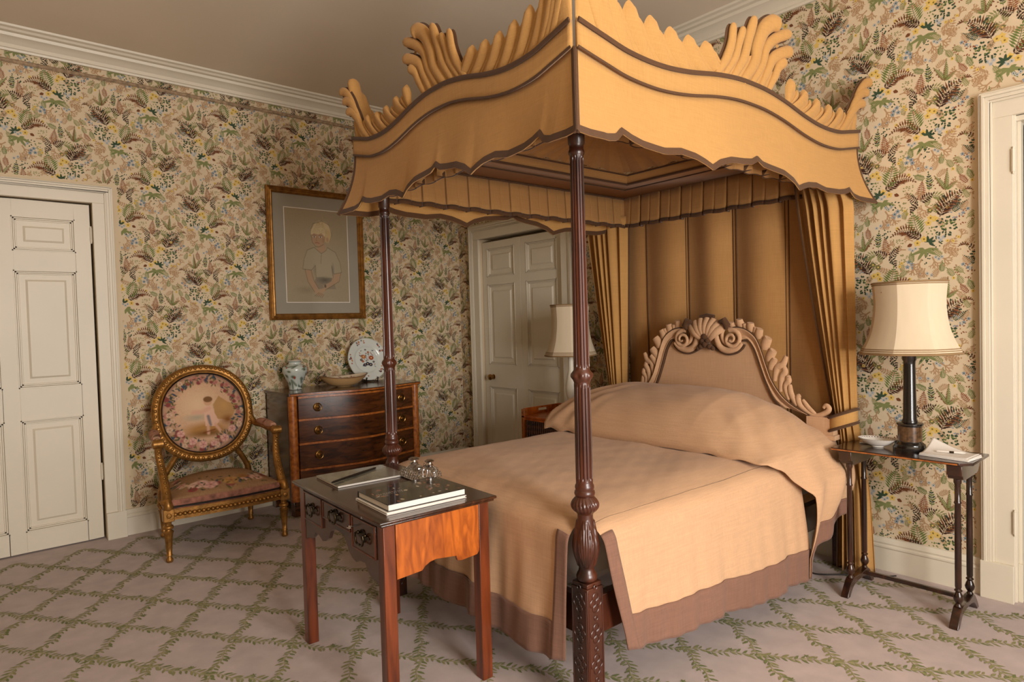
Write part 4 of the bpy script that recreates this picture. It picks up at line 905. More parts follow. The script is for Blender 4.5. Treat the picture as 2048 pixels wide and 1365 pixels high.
# ---- tambour nightstand on the far side of the bed
NX, NY = 1.81, -.30
ns = thing('nightstand', 'small satinwood nightstand with tambour front and low gallery', 'nightstand', (NX, NY, 0))
NW, ND, NH = .285, .215, .715
m = MB(); m.b2(-NW, NW, -ND, ND, NH - .018, NH); obj('top', m, M['desk_side'], ns, bevel=.003)
m = MB(); m.b2(-NW + .03, NW - .03, -ND + .03, ND, .30, NH - .018); obj('body', m, M['dark'], ns)
for sx in (-1, 1):
    for sy in (-1, 1): m = MB(); x, y = sx * (NW - .016), sy * (ND - .016); m.b2(x - .016, x + .016, y - .016, y + .016, 0, NH + (.05 if True else 0)); obj('leg', m, M['band'], ns, bevel=.002)
for k in range(24):
    x = -NW + .042 + k * (2 * NW - .084) / 23; m = MB(); m.tube([(x, -ND + .028, .31), (x, -ND + .028, NH - .03)], .0095, 8); obj('tambour_slat', m, M['chest'], ns)
m = MB(); m.b2(-NW + .02, NW - .02, -ND + .004, -ND + .026, NH - .034, NH - .016); obj('front_rail', m, M['desk_side'], ns)
def gallery(x0, x1, y0, y1, name, slot):
    m = MB()
    if slot and y1 - y0 > x1 - x0:
        m.b2(x0, x1, y0, y1, NH, NH + .018); m.b2(x0, x1, y0, y1, NH + .043, NH + .055); yc = (y0 + y1) / 2; m.b2(x0, x1, y0, yc - .05, NH + .018, NH + .043); m.b2(x0, x1, yc + .05, y1, NH + .018, NH + .043)
    elif slot:
        m.b2(x0, x1, y0, y1, NH, NH + .018); m.b2(x0, x1, y0, y1, NH + .043, NH + .055); xc = (x0 + x1) / 2; m.b2(x0, xc - .05, y0, y1, NH + .018, NH + .043); m.b2(xc + .05, x1, y0, y1, NH + .018, NH + .043)
    else: m.b2(x0, x1, y0, y1, NH, NH + .022)
    obj(name, m, M['desk_side'], ns, bevel=.002)
gallery(-NW, -NW + .014, -ND + .02, ND, 'gallery', True); gallery(NW - .014, NW, -ND + .02, ND, 'gallery', True); gallery(-NW, NW, ND - .014, ND, 'gallery', True)

# ---- lamps: bell-shaped silk shades
SHP0 = catmull([(.165, .345), (.160, .30), (.157, .24), (.163, .17), (.178, .10), (.200, .045), (.218, .012), (.222, 0)], 5)
def shade(root, z, sc, panels, rk=1.0):
    SHP = [(r * rk, zz) for r, zz in SHP0]
    m = MB(); N = panels * 12
    def md(a, zz, r): k = (a * panels / (2 * PI)) % 1.0; return r * (math.cos(PI / panels) / math.cos((k - .5) * 2 * PI / panels) - 1) * .55
    m.lathe([(r * sc, z + zz * sc) for r, zz in SHP], N, mod=md, cap=False); s = obj('lamp_shade', m, M['shade'], root, smooth=8, solid=.003)
    for zz, rr, th in ((.345, .166, .005), (.335, .1645, .0025), (.0, .2225, .006), (.013, .218, .0025), (.022, .214, .0025)):
        pts = []; t = MB()
        for k in range(N): a = 2 * PI * k / N; r = rr * rk * sc * (1 + .004) ; r += md(a, 0, r); pts.append((r * math.cos(a), r * math.sin(a), z + zz * sc))
        t.tube(pts, th * sc, 6, closed=True); obj('shade_trim', t, M['shade_trim'], s)
    g = MB(); g.tube([(0, 0, z - .02), (0, 0, z + .26 * sc)], .006, 8)
    for k in range(3): a = 2 * PI * k / 3; g.tube([(0, 0, z + .26 * sc), (.157 * rk * sc * math.cos(a), .157 * rk * sc * math.sin(a), z + .30 * sc)], .002, 6)
    g.sphere((0, 0, z + .12), .028, 12, 8, 1.3); obj('bulb_holder', g, M['brass'], root)
lamp = thing('table_lamp', 'tall black column lamp with cream bell shade beside the papers', 'lamp', (4.175, -.30, TH))
shade(lamp, .487, 1.0, 8)
m = MB(); m.lathe([(.074, 0), (.074, .018), (.068, .024), (.066, .034), (.058, .040), (.052, .046), (.052, .125), (.058, .130), (.058, .138), (.038, .142)], 40); bs = obj('base', m, M['black'], lamp, smooth=40)
m = MB(); m.lathe([(.0525, .050), (.0528, .060), (.0528, .112), (.0525, .122)], 40, cap=False, mod=lambda a, z, r: .0006 * math.sin(a * 9) * math.sin(z * 200)); obj('painted_band', m, plain('tole_flowers', rgb(78, 52, 26), .3, var=.8, scale=(60, 60, 60), coat=.5), bs)
m = MB(); m.lathe([(.036, .142), (.034, .150), (.030, .160), (.026, .43), (.027, .445), (.031, .452), (.033, .487), (.001, .488)], 32); obj('column', m, M['black'], lamp, smooth=40)
lamp2 = thing('table_lamp', 'table lamp with cream bell shade on the tambour nightstand', 'lamp', (1.850, -.275, NH))
shade(lamp2, .47, 1.12, 8, .80)
m = MB(); m.lathe([(.075, 0), (.075, .02), (.055, .03), (.03, .05), (.026, .10), (.045, .17), (.05, .22), (.035, .30), (.022, .36), (.022, .47), (.001, .471)], 28); obj('base', m, M['paint'], lamp2, smooth=45)
# ================================================================== painted surfaces
class Paint:
    """colours a set of (u, v) points with soft shapes; every shape is print or weave on the thing itself"""
    def __init__(s, uv, col, noise=.0):
        s.uv = np.asarray(uv, float); s.c = np.tile(np.array(col[:3]), (len(s.uv), 1))
        if noise: s.c *= 1 + RNG.normal(0, noise, (len(s.uv), 1))
    def mix(s, a, col): a = np.clip(a, 0, 1)[:, None]; s.c = s.c * (1 - a) + np.array(col[:3]) * a; return s
    def ell(s, x, y, rx, ry, col, al=1.0, soft=.25, rot=0.0):
        d = s.uv - [x, y]; c, n = math.cos(rot), math.sin(rot); r = np.hypot((d[:, 0] * c + d[:, 1] * n) / rx, (-d[:, 0] * n + d[:, 1] * c) / ry)
        return s.mix(al * (1 - (r - 1 + soft) / soft), col)
    def line(s, pts, w, col, al=1.0):
        best = np.full(len(s.uv), 9.0)
        for a, b in zip(pts[:-1], pts[1:]):
            a, b = np.array(a), np.array(b); ab = b - a; t = np.clip(((s.uv - a) @ ab) / (ab @ ab + 1e-12), 0, 1); best = np.minimum(best, np.hypot(*(s.uv - a - t[:, None] * ab).T))
        return s.mix(al * np.clip(1.5 - best / w, 0, 1), col)
    def poly(s, pts, col, al=1.0):
        x, y = s.uv.T; ins = np.zeros(len(x), bool)
        for (x0, y0), (x1, y1) in zip(pts, pts[1:] + pts[:1]): ins ^= ((y0 > y) != (y1 > y)) & (x < (x1 - x0) * (y - y0) / ((y1 - y0) or 1e-9) + x0)
        return s.mix(al * ins, col)
    def rose(s, x, y, r, col, dark):
        s.ell(x, y, r, r * .9, col, .95, .3)
        for k in range(5): a = k * 1.257 + x * 9; s.ell(x + .45 * r * math.cos(a), y + .45 * r * math.sin(a), r * .38, r * .26, dark, .35, .6, a)
        s.ell(x, y, r * .28, r * .24, dark, .7, .6)
    def leaf(s, x, y, l, a, col): return s.ell(x, y, l, l * .34, col, .9, .4, a)
    def rgba(s): return np.column_stack([np.clip(s.c, 0, 1), np.ones(len(s.c))])
def grid_obj(name, P, nu, nv, colf, mat, parent, smooth=True):
    uv = [(i / nu, j / nv) for j in range(nv + 1) for i in range(nu + 1)]
    v = np.array([P(a, b) for a, b in uv]); f = [(j * (nu + 1) + i, j * (nu + 1) + i + 1, (j + 1) * (nu + 1) + i + 1, (j + 1) * (nu + 1) + i) for j in range(nv) for i in range(nu)]
    o = flat_obj(name, v, f, colf(np.array(uv)), mat, parent)
    if smooth: o.data.polygons.foreach_set('use_smooth', [True] * len(f))
    return o

# ---- framed pastel portrait on the left wall
PY0, PY1, PZ0, PZ1 = -1.903, -1.040, 1.522, 2.628
pic = thing('framed_portrait', 'gilt framed pastel drawing of a seated blond child above the chest', 'picture', (0.003, (PY0 + PY1) / 2, (PZ0 + PZ1) / 2))
hw_, hh_ = (PY1 - PY0) / 2, (PZ1 - PZ0) / 2; FW = .052
mold = [(0, .004), (0, .030), (.008, .036), (.014, .030), (.022, .034), (.030, .027), (.040, .030), (.052, .018), (.052, .004)]
for horiz, s in ((1, 1), (1, -1), (0, 1), (0, -1)):
    m = MB(); vs = []
    for e in (-1, 1):
        for d, x in mold:
            if horiz: vs.append((x, e * (hw_ - d), s * (hh_ - d)))
            else: vs.append((x, s * (hw_ - d), e * (hh_ - d)))
    k = len(mold); m.add(vs, [(j, (j + 1) % k, k + (j + 1) % k, k + j) for j in range(k)] + [tuple(range(k)), tuple(range(k, 2 * k))]); obj('frame_side', m, M['gold'], pic, smooth=25)
m = MB(); m.b2(.004, .010, -hw_ + .045, hw_ - .045, -hh_ + .045, hh_ - .045); mt_ = obj('mount', m, M['mat'], pic)
dx, dzt, dzb = hw_ - .150, hh_ - .165, -hh_ + .150
m = MB()
for q in ((-dx - .006, dx + .006, dzt, dzt + .006), (-dx - .006, dx + .006, dzb - .006, dzb), (-dx - .006, -dx, dzb, dzt), (dx, dx + .006, dzb, dzt)): m.b2(.009, .013, *q)
obj('mount_line', m, M['page'], mt_)
def portrait(uv):
    p = Paint(uv, rgb(158, 144, 118), .03); LN, SK, SH = rgb(84, 74, 62), rgb(172, 142, 112), rgb(164, 153, 128)
    p.ell(.45, .55, .55, .42, rgb(166, 150, 120), .5, .9)
    p.poly([(.335, .44), (.45, .405), (.56, .435), (.66, .40), (.79, .45), (.86, .56), (.885, .67), (.75, .69), (.72, .62), (.74, .74), (.47, .735), (.46, .60), (.39, .655), (.255, .645), (.28, .54)], SH, .75)
    p.poly([(.46, .725), (.74, .735), (.78, .86), (.40, .86)], rgb(104, 98, 88), .45); p.ell(.60, .76, .16, .05, rgb(70, 66, 60), .55, .8); p.ell(.30, .87, .22, .05, rgb(120, 108, 88), .4, .9)
    p.poly([(.29, .65), (.385, .655), (.42, .76), (.50, .86), (.43, .89), (.33, .78)], SK, .85); p.poly([(.76, .69), (.87, .675), (.84, .77), (.60, .865), (.57, .82), (.70, .775)], SK, .85)
    p.ell(.50, .905, .095, .035, SK, .9, .4, .25); p.ell(.56, .875, .07, .03, SK, .9, .4, -.3); p.ell(.605, .825, .022, .024, rgb(96, 88, 76), .9, .4)
    for k in range(5): p.line([(.50 + .02 * k, .895 + .006 * k), (.43 + .028 * k, .935 + .004 * k)], .004, LN, .5)
    p.poly([(.50, .37), (.62, .37), (.635, .435), (.56, .465), (.485, .43)], SK, .9)
    p.ell(.575, .225, .165, .118, rgb(198, 178, 138), .95, .15); p.ell(.665, .275, .075, .085, rgb(190, 166, 122), .9, .3)
    p.ell(.52, .30, .118, .094, SK, 1, .12); p.ell(.665, .315, .024, .030, SK, .95, .3)
    p.poly([(.40, .22), (.46, .17), (.56, .17), (.64, .20), (.625, .285), (.57, .245), (.52, .262), (.45, .252), (.405, .275)], rgb(200, 182, 142), .95)
    for k in range(14): x = .42 + .018 * k; p.line([(.545 + .006 * k - .03, .125), (x, .245)], .0022, rgb(150, 126, 88), .55)
    for x in (.455, .555): p.ell(x, .290, .026, .010, rgb(238, 228, 212), .7, .4); p.ell(x, .290, .012, .0105, rgb(62, 60, 58), 1, .3); p.line([(x - .03, .276), (x, .270), (x + .03, .277)], .003, LN, .7)
    p.line([(.495, .295), (.480, .328), (.500, .336)], .0035, rgb(140, 104, 78), .7); p.line([(.465, .357), (.495, .352), (.53, .358)], .005, rgb(150, 84, 70), .8); p.ell(.60, .325, .03, .05, rgb(150, 116, 88), .5, .8)
    for l in ([(.335, .44), (.28, .54), (.255, .645), (.39, .655), (.46, .60), (.46, .73)], [(.66, .40), (.79, .45), (.86, .56), (.885, .67), (.75, .69), (.72, .60)], [(.335, .44), (.45, .405), (.485, .43), (.56, .47), (.635, .435), (.66, .40)], [(.56, .47), (.545, .58)], [(.29, .65), (.33, .78), (.43, .89)], [(.87, .675), (.84, .77), (.60, .87)], [(.385, .655), (.42, .76), (.50, .86)], [(.405, .27), (.42, .35), (.47, .395), (.52, .40), (.60, .37)], [(.57, .12), (.44, .15), (.40, .23)], [(.57, .11), (.70, .15), (.74, .26), (.70, .34)], [(.72, .60), (.74, .735)]): p.line(l, .0035, LN, .6)
    p.ell(.74, .64, .03, .09, rgb(96, 96, 92), .5, .9); p.ell(.44, .65, .02, .08, rgb(110, 106, 96), .5, .9)
    return p.rgba()
grid_obj('drawing', lambda u, v: (.0125, -dx + 2 * dx * u, dzt + (dzb - dzt) * v), 150, 200, portrait, M['art'], pic)

# ---- gilt armchair with tapestry upholstery; local: front faces +x
chair = thing('armchair', 'gilt carved armchair with oval floral tapestry back and seat', 'armchair', (.555, -2.515, 0), math.radians(-3))
def turned_leg(x, y, h, parent):
    m = MB(); pr = [(r_, z_ * .9) for r_, z_ in ((.017, 0), (.021, .008), (.021, .022), (.014, .034), (.012, .042), (.019, .046), (.019, .054), (.016, .058), (.018, .10), (.024, .18), (.027, .205), (.030, .21), (.030, .216), (.020, .224), (.019, .232), (.029, .238), (.031, .246), (.029, .256), (.019, .262), (.018, .278))] + [(.027, h - .004), (.027, h)]
    m.lathe(pr, 48, (x, y, 0), mod=lambda a, z, r: -.0035 * max(0, math.cos(a * 8)) if .06 < z < .18 else (.002 * math.cos(a * 9 + z * 300) if .236 < z < .258 else 0)); return obj('leg', m, M['gold'], parent, smooth=50)
FX, BX, FYH, BYH, SR0, SR1 = .29, -.29, .36, .295, .268, .335
for x, y in ((FX, FYH), (FX, -FYH), (BX, BYH), (BX, -BYH)): turned_leg(x, y, SR0 + .002, chair)
def seat_out(t, grow=0.0):                                                # outline of the seat, t in 0..1 round it
    pts = [(FX + .012, -FYH), (FX + .035, -FYH * .5), (FX + .042, 0), (FX + .035, FYH * .5), (FX + .012, FYH), (0, FYH - .015), (BX, BYH), (BX - .01, 0), (BX, -BYH), (0, -FYH + .015), (FX + .012, -FYH)]
    P = np.array(pts); k = t * 10; i = min(int(k), 9); q = P[i] + (P[i + 1] - P[i]) * (k - i); return q * (1 + grow)
m = MB(); N_ = 60; ring_ = [seat_out(i / N_) for i in range(N_)]
for g0, g1, z0, z1 in ((.03, .03, SR0, SR1), (.05, .05, SR0 + .004, SR0 + .012), (.05, .05, SR1 - .012, SR1 - .002)):
    vs = [(x * (1 + g0), y * (1 + g0), z0) for x, y in ring_] + [(x * (1 + g1), y * (1 + g1), z1) for x, y in ring_] + [(x * .86, y * .86, z0) for x, y in ring_] + [(x * .86, y * .86, z1) for x, y in ring_]; n = N_
    m.add(vs, [(i, (i + 1) % n, n + (i + 1) % n, n + i) for i in range(n)] + [(n + i, n + (i + 1) % n, 3 * n + (i + 1) % n, 3 * n + i) for i in range(n)] + [(2 * n + i, 3 * n + i, 3 * n + (i + 1) % n, 2 * n + (i + 1) % n) for i in range(n)] + [(i, 2 * n + i, 2 * n + (i + 1) % n, (i + 1) % n) for i in range(n)])
sr = obj('seat_rail', m, M['gold'], chair, smooth=30)
m = MB()
for i in range(70):
    q = seat_out(i / 70, .045); t_ = Vector(seat_out((i + .5) / 70, .045)) - Vector(q); m.sphere((q[0], q[1], (SR0 + SR1) / 2), .015, 8, 5, .9)
tag(obj('carved_beads', m, M['gold'], sr, smooth=60), kind='stuff')
for y in (-FYH, FYH):
    m = MB(); m.box((FX + .012, y, (SR0 + SR1) / 2), (.062, .062, SR1 - SR0 + .012)); m.tube([(FX + .043, y, (SR0 + SR1) / 2), (FX + .050, y, (SR0 + SR1) / 2)], [.018, .012], 12); obj('corner_block', m, M['gold'], chair, bevel=.004)
def tap_border(p, seed, n, cx, cy, rx, ry, sz):
    rnd = random.Random(seed)
    for k in range(n):
        a = 2 * PI * k / n + rnd.uniform(-.1, .1); r = rnd.uniform(.90, 1.06); x, y = cx + rx * r * math.cos(a), cy + ry * r * math.sin(a)
        for _ in range(2): p.leaf(x + rnd.uniform(-.04, .04), y + rnd.uniform(-.04, .04), sz * .9, rnd.uniform(0, 3.1), rnd.choice([rgb(86, 84, 52), rgb(60, 70, 70), rgb(120, 104, 62)]))
        if rnd.random() < .72: p.rose(x, y, sz * rnd.uniform(.7, 1.1), rnd.choice([rgb(200, 156, 134), rgb(178, 122, 108), rgb(208, 178, 148), rgb(132, 72, 66)]), rgb(128, 60, 58))
        else: p.leaf(x, y, sz, a, rgb(58, 72, 88))
def back_tap(uv):
    p = Paint(uv, rgb(198, 160, 128), .05); d = np.hypot((uv[:, 0] - .5) / .5, (uv[:, 1] - .5) / .5)
    p.mix(np.clip((d - .93) / .05, 0, 1) * .9, rgb(150, 108, 92))
    p.ell(.42, .40, .30, .26, rgb(214, 182, 146), .7, .8); p.ell(.40, .56, .22, .06, rgb(150, 148, 130), .6, .8); p.ell(.5, .72, .36, .11, rgb(168, 122, 70), .85, .5); p.ell(.52, .77, .34, .06, rgb(110, 76, 40), .6, .6)
    p.poly([(.62, .60), (.60, .42), (.68, .31), (.78, .39), (.90, .45), (.84, .58), (.74, .62)], rgb(166, 124, 70), .8); p.ell(.77, .62, .11, .08, rgb(130, 84, 42), .7, .6); p.ell(.74, .44, .09, .09, rgb(190, 146, 88), .5, .7)
    p.poly([(.49, .43), (.58, .43), (.61, .52), (.66, .64), (.60, .69), (.49, .68), (.48, .56)], rgb(212, 170, 146), .95); p.line([(.55, .46), (.46, .50), (.36, .495)], .026, rgb(206, 160, 134), .95); p.ell(.54, .37, .055, .06, rgb(196, 152, 118), 1, .2); p.ell(.545, .345, .062, .042, rgb(118, 84, 52), 1, .2)
    p.line([(.53, .56), (.55, .67)], .018, rgb(88, 96, 104), .8); p.line([(.52, .67), (.52, .77)], .018, rgb(204, 158, 130), .9); p.line([(.61, .67), (.67, .76)], .018, rgb(204, 158, 130), .9); p.line([(.46, .76), (.60, .73)], .008, rgb(120, 60, 36), .8)
    p.mix(np.clip((d - .70) / .1, 0, 1) * .45, rgb(150, 112, 88)); tap_border(p, 5, 60, .5, .5, .452, .452, .042); tap_border(p, 8, 40, .5, .5, .385, .395, .030)
    for x, y, r in ((.45, .90, .058), (.33, .85, .05), (.58, .90, .045), (.72, .85, .06), (.82, .74, .055), (.20, .74, .05)): p.rose(x, y, r, rgb(212, 166, 150), rgb(150, 70, 68))
    return p.rgba()
BC = Vector((-.315, 0, .848)); TILT = math.radians(13); BRX, BRZ = .300, .312
up = Vector((-math.sin(TILT), 0, math.cos(TILT))); fw = Vector((math.cos(TILT), 0, math.sin(TILT)))
def oval(a, k=1.0, d=0.0):
    c, s = math.cos(a), math.sin(a); e = .92
    return BC + Vector((0, 1, 0)) * (BRX * k * math.copysign(abs(c) ** e, c)) + up * (BRZ * k * math.copysign(abs(s) ** e, s)) + fw * d
def back_pt(u, v):
    x, y = u * 2 - 1, v * 2 - 1; r = max(abs(x), abs(y)); h = math.hypot(x, y) or 1; q = (x / h * r, y / h * r)
    p = BC + Vector((0, 1, 0)) * (q[0] * BRX * .93) - up * (q[1] * BRZ * .93) + fw * (.012 + .042 * (1 - r * r)); return p[:]
def back_uv(uv):
    q = uv * 2 - 1; r = np.abs(q).max(1); h = np.hypot(*q.T) + 1e-9; return np.stack([q[:, 0] / h * r, q[:, 1] / h * r], 1) * .5 + .5
grid_obj('back_upholstery', back_pt, 130, 130, lambda uv: back_tap(back_uv(uv)), M['tap'], chair)
m = MB(); vs = [back_pt(u, v) for u, v in ((0, 0),)]
m = MB(); m.add([oval(2 * PI * k / 48, .95, -.02)[:] for k in range(48)], [tuple(range(48))]); obj('back_lining', m, M['brown'], chair)
m = MB(); n = 96
m.tube([oval(2 * PI * k / n, 1.045, .012)[:] for k in range(n)], .030, 12, .8, fw, closed=True); bf = obj('back_frame', m, M['gold'], chair, smooth=60)
m = MB(); m.tube([oval(2 * PI * k / n, .955, .032)[:] for k in range(n)], .0065, 8, closed=True); obj('inner_rim', m, M['gold'], bf)
m = MB(); m.tube([oval(2 * PI * k / n, .925, .024)[:] for k in range(n)], .0055, 6, closed=True); obj('braid', m, M['black'], bf)
m = MB()
for k in range(64): p = oval(2 * PI * k / 64, 1.06, .032); m.sphere(p[:], .0125, 8, 5)
tag(obj('carved_beads', m, M['gold'], bf, smooth=60), kind='stuff')
for s in (-1, 1):
    m = MB(); m.tube([oval(-PI / 2 + s * .62, 1.05, .0)[:], (BX + .02, s * .26, .47), (BX + .005, s * .285, .42), (BX, s * BYH, SR1 - .02)], [.022, .020, .022, .028], 10); obj('back_support', m, M['gold'], chair, smooth=60)
    a0 = oval(-.10 if s > 0 else PI + .10, 1.04, .01)
    sc = Vector((.125, s * .375, .735))
    path = catmull([a0[:], (a0.x + .05, s * .340, a0.z - .07), (a0.x + .16, s * .355, .742), (.03, s * .370, .732), sc[:]], 8)
    m = MB(); m.tube(path, [.024 - .003 * math.sin(i * .2) for i in range(len(path))], 10); ra = MB()
    ra.tube([(sc.x + .018, sc.y - s * .0 + e, sc.z - .006) for e in (-.036, -.028, .028, .036)], [.016, .029, .029, .016], 16)
    ar = obj('arm', m, M['gold'], chair, smooth=60); obj('arm_scroll', ra, M['gold'], ar, smooth=50)
    pd = path[len(path) * 2 // 5: -4]; pm = MB(); pm.tube([(x, y, z + .024) for x, y, z in pd], [.034 * math.sin(PI * min(1, .12 + .76 * (i / (len(pd) - 1)))) ** .5 for i in range(len(pd))], 12, .8, (0, 0, 1))
    cc = Paint(np.array([(v[0] * 6, v[1] * 6) for v in pm.v]), rgb(172, 128, 106), .08)
    for k in range(9): rr = random.Random(k + 40 * s); q = pm.v[rr.randrange(len(pm.v))]; cc.rose(q[0] * 6, q[1] * 6, .12, rr.choice([rgb(206, 160, 140), rgb(120, 66, 60), rgb(96, 90, 60)]), rgb(110, 60, 54))
    pm.c = [tuple(c) for c in cc.rgba()]; obj('arm_pad', pm, M['tap'], ar, smooth=60)
    sup = catmull([(sc.x + .015, sc.y, sc.z - .02), (sc.x + .005, s * .372, .655), (sc.x + .035, s * .362, .56), (sc.x + .105, s * .358, .455), (FX + .012, s * FYH, SR1 + .01)], 8)
    m = MB(); m.tube(sup, [.022 + .010 * (i / len(sup)) ** 2 for i in range(len(sup))], 10, .8, (1, 0, .3)); ps = obj('arm_support', m, M['gold'], chair, smooth=60)
    m = MB(); q = sup[6:28:2]
    for i, p in enumerate(q): m.sphere((p[0] + .020, p[1], p[2] + .008), .009, 8, 5)
    tag(obj('carved_beads', m, M['gold'], ps, smooth=60), kind='stuff')
    m = MB(); m.tube([(FX - .01, s * FYH - .03, SR1 + .045), (FX + .02, s * FYH, SR1 + .05), (FX + .03, s * FYH, SR1 + .02), (FX + .014, s * FYH, SR1)], [.016, .028, .030, .026], 10); obj('support_scroll', m, M['gold'], ps, smooth=60)
def seat_pt(u, v):                                                        # u across (-y..y), v back..front
    x = lerp(BX + .03, FX + .012, v); y = lerp(BYH - .012, FYH - .014, v) * (2 * u - 1); x += .028 * (1 - (2 * u - 1) ** 2) * v
    e = min(1 - abs(2 * u - 1), v, 1 - v); z = SR1 + .055 + .095 * (1 - abs(2 * u - 1) ** 2.6) * (1 - abs(2 * v - 1) ** 2.6) * .9
    z -= .055 * max(0, 1 - e / .05) ** 2
    return (x, y, z)
def seat_tap(uv):
    p = Paint(uv, rgb(146, 112, 80), .06); p.ell(.5, .32, .40, .22, rgb(110, 82, 50), .8, .6); p.ell(.35, .22, .25, .10, rgb(150, 118, 78), .6, .7, .4); p.ell(.62, .40, .28, .06, rgb(80, 58, 36), .6, .7, -.2)
    e = np.minimum(np.minimum(uv[:, 0], 1 - uv[:, 0]), 1 - uv[:, 1]); p.mix(np.clip((.03 - e) / .02, 0, 1), rgb(166, 112, 92))
    tap_border(p, 11, 56, .5, .5, .43, .40, .05)
    for x, y, r, c in ((.26, .80, .10, rgb(214, 176, 158)), (.36, .86, .075, rgb(206, 160, 146)), (.20, .88, .05, rgb(140, 58, 62)), (.55, .84, .085, rgb(176, 134, 76)), (.68, .78, .06, rgb(150, 110, 60)), (.80, .82, .075, rgb(206, 164, 142)), (.90, .74, .055, rgb(140, 62, 60)), (.12, .66, .05, rgb(200, 150, 130))): p.rose(x, y, r, c, rgb(130, 70, 60))
    for k in range(26): r = random.Random(k); p.leaf(r.uniform(.1, .9), r.uniform(.62, .93), .03, r.uniform(0, 3), r.choice([rgb(74, 74, 44), rgb(96, 84, 50), rgb(54, 56, 46)]))
    return p.rgba()
grid_obj('seat_cushion', seat_pt, 130, 90, seat_tap, M['tap'], chair)
m = MB(); vs = [seat_pt(i / 40, 1) for i in range(41)]; m.tube([(x + .006, y, SR1 + .012) for x, y, z in vs], .007, 6); m2 = [seat_pt(0, i / 20) for i in range(21)]; m.tube([(x, y - .004, SR1 + .012) for x, y, z in m2], .007, 6); m3 = [seat_pt(1, i / 20) for i in range(21)]; m.tube([(x, y + .004, SR1 + .012) for x, y, z in m3], .007, 6); obj('seat_braid', m, M['black'], chair)
m = MB(); q = [seat_pt(0, i / 20)[:2] for i in range(21)] + [seat_pt(i / 20, 1)[:2] for i in range(21)] + [seat_pt(1, 1 - i / 20)[:2] for i in range(21)]
m.add([(x, y, SR1 - .01) for x, y in q] + [(x, y, SR1 + .055) for x, y in q], [(i, (i + 1) % len(q), len(q) + (i + 1) % len(q), len(q) + i) for i in range(len(q))]); obj('seat_side', m, plain('seat_tapestry_edge', rgb(140, 92, 74), .9, var=.5, scale=(24, 24, 24)), chair)
# ================================================================== small things
# ---- on the chest: jar, oval bowl, plate on its stand
CT = CH_H
def jar_paint(uv):
    p = Paint(uv, rgb(196, 204, 196), .03)
    for k in range(34):
        r = random.Random(k + 3); x, y = r.random(), r.uniform(.12, .80); p.line([(x, y), (x + r.uniform(-.09, .09), y + r.uniform(-.09, .09)), (x + r.uniform(-.13, .13), y + r.uniform(-.12, .12))], .020, r.choice([rgb(70, 88, 68), rgb(56, 72, 60), rgb(92, 108, 84)]), .85)
    for k in range(10): r = random.Random(k + 70); p.ell(r.random(), r.uniform(.2, .75), .035, .05, rgb(92, 108, 84), .8, .5, r.uniform(0, 3))
    for x, y in ((.07, .62), (.32, .55), (.57, .66), (.82, .60), (.45, .3), (.93, .35)): p.ell(x, y, .02, .03, rgb(150, 60, 44), .9, .3)
    p.mix((np.abs(uv[:, 1] - .06) < .015) * .7, rgb(80, 96, 90)); p.mix((uv[:, 1] > .90) * .5, rgb(120, 138, 130)); return p.rgba()
JP = np.array(catmull([(.046, 0), (.050, .006), (.052, .03), (.066, .075), (.088, .125), (.097, .155), (.092, .182), (.070, .200), (.050, .206), (.048, .222), (.056, .232)], 5))
def jar_pt(u, v): i = v * (len(JP) - 1); k = min(int(i), len(JP) - 2); r, z = JP[k] + (JP[k + 1] - JP[k]) * (i - k); a = 2 * PI * u; return (r * math.cos(a), r * math.sin(a), z)
jar = tag(grid_obj('porcelain_jar', jar_pt, 110, 80, jar_paint, M['china'], None), 'green and white porcelain jar on the chest of drawers', 'jar'); jar.location = (.235, -1.80, CT + .001)
m = MB(); m.lathe([(.046, 0), (.001, .004)], 30); obj('base', m, M['page'], jar); m = MB(); m.lathe([(.056, .232), (.052, .234), (.044, .222), (.046, .20), (.001, .19)], 30, cap=False); obj('rim', m, M['page'], jar, smooth=60)
bowl = thing('oval_bowl', 'brown glazed oval bowl with pale inside on the chest', 'bowl', (.33, -1.425, CT + .001), math.radians(92))
def bowl_pt(k, a, up_=0.0):
    rx, ry = .072 + .125 * k ** .8, .05 + .080 * k ** .8; lip = .020 * k * k * abs(math.cos(a)) ** 3
    return (rx * math.cos(a) * (1 + .10 * k * k * abs(math.cos(a)) ** 8), ry * math.sin(a), .006 + .066 * k ** 1.6 + lip + up_)
m = MB(); m.grid(lambda u, v: bowl_pt(v, 2 * PI * u), 64, 10); m.add([bowl_pt(0, 2 * PI * k / 32) for k in range(32)], [tuple(range(32))]); m.add([(x * .9, y * .9, 0) for x, y, z in [bowl_pt(0, 2 * PI * k / 32) for k in range(32)]] + [bowl_pt(0, 2 * PI * k / 32) for k in range(32)], [(i, (i + 1) % 32, 32 + (i + 1) % 32, 32 + i) for i in range(32)]); bo_ = obj('outside', m, M['clay'], bowl, smooth=60)
def bowl_in(uv):
    p = Paint(np.stack([uv[:, 0] * 6, uv[:, 1]], 1), rgb(222, 206, 180), .02)
    for k in range(26): r = random.Random(k); p.ell(r.uniform(0, 6), r.uniform(.5, .92), .12, .05, r.choice([rgb(140, 78, 60), rgb(88, 70, 60), rgb(150, 120, 76)]), .8, .5, r.uniform(0, 3))
    return p.rgba()
grid_obj('inside', lambda u, v: (lambda q: (q[0] * .97, q[1] * .96, q[2] + .006))(bowl_pt(v, 2 * PI * u)), 90, 16, bowl_in, M['china'], bowl)
m = MB(); m.tube([bowl_pt(1, 2 * PI * k / 64, .004) for k in range(64)], .004, 6, closed=True); obj('rim', m, plain('rim_glaze', rgb(120, 84, 52), .3), bowl)
PR = .190
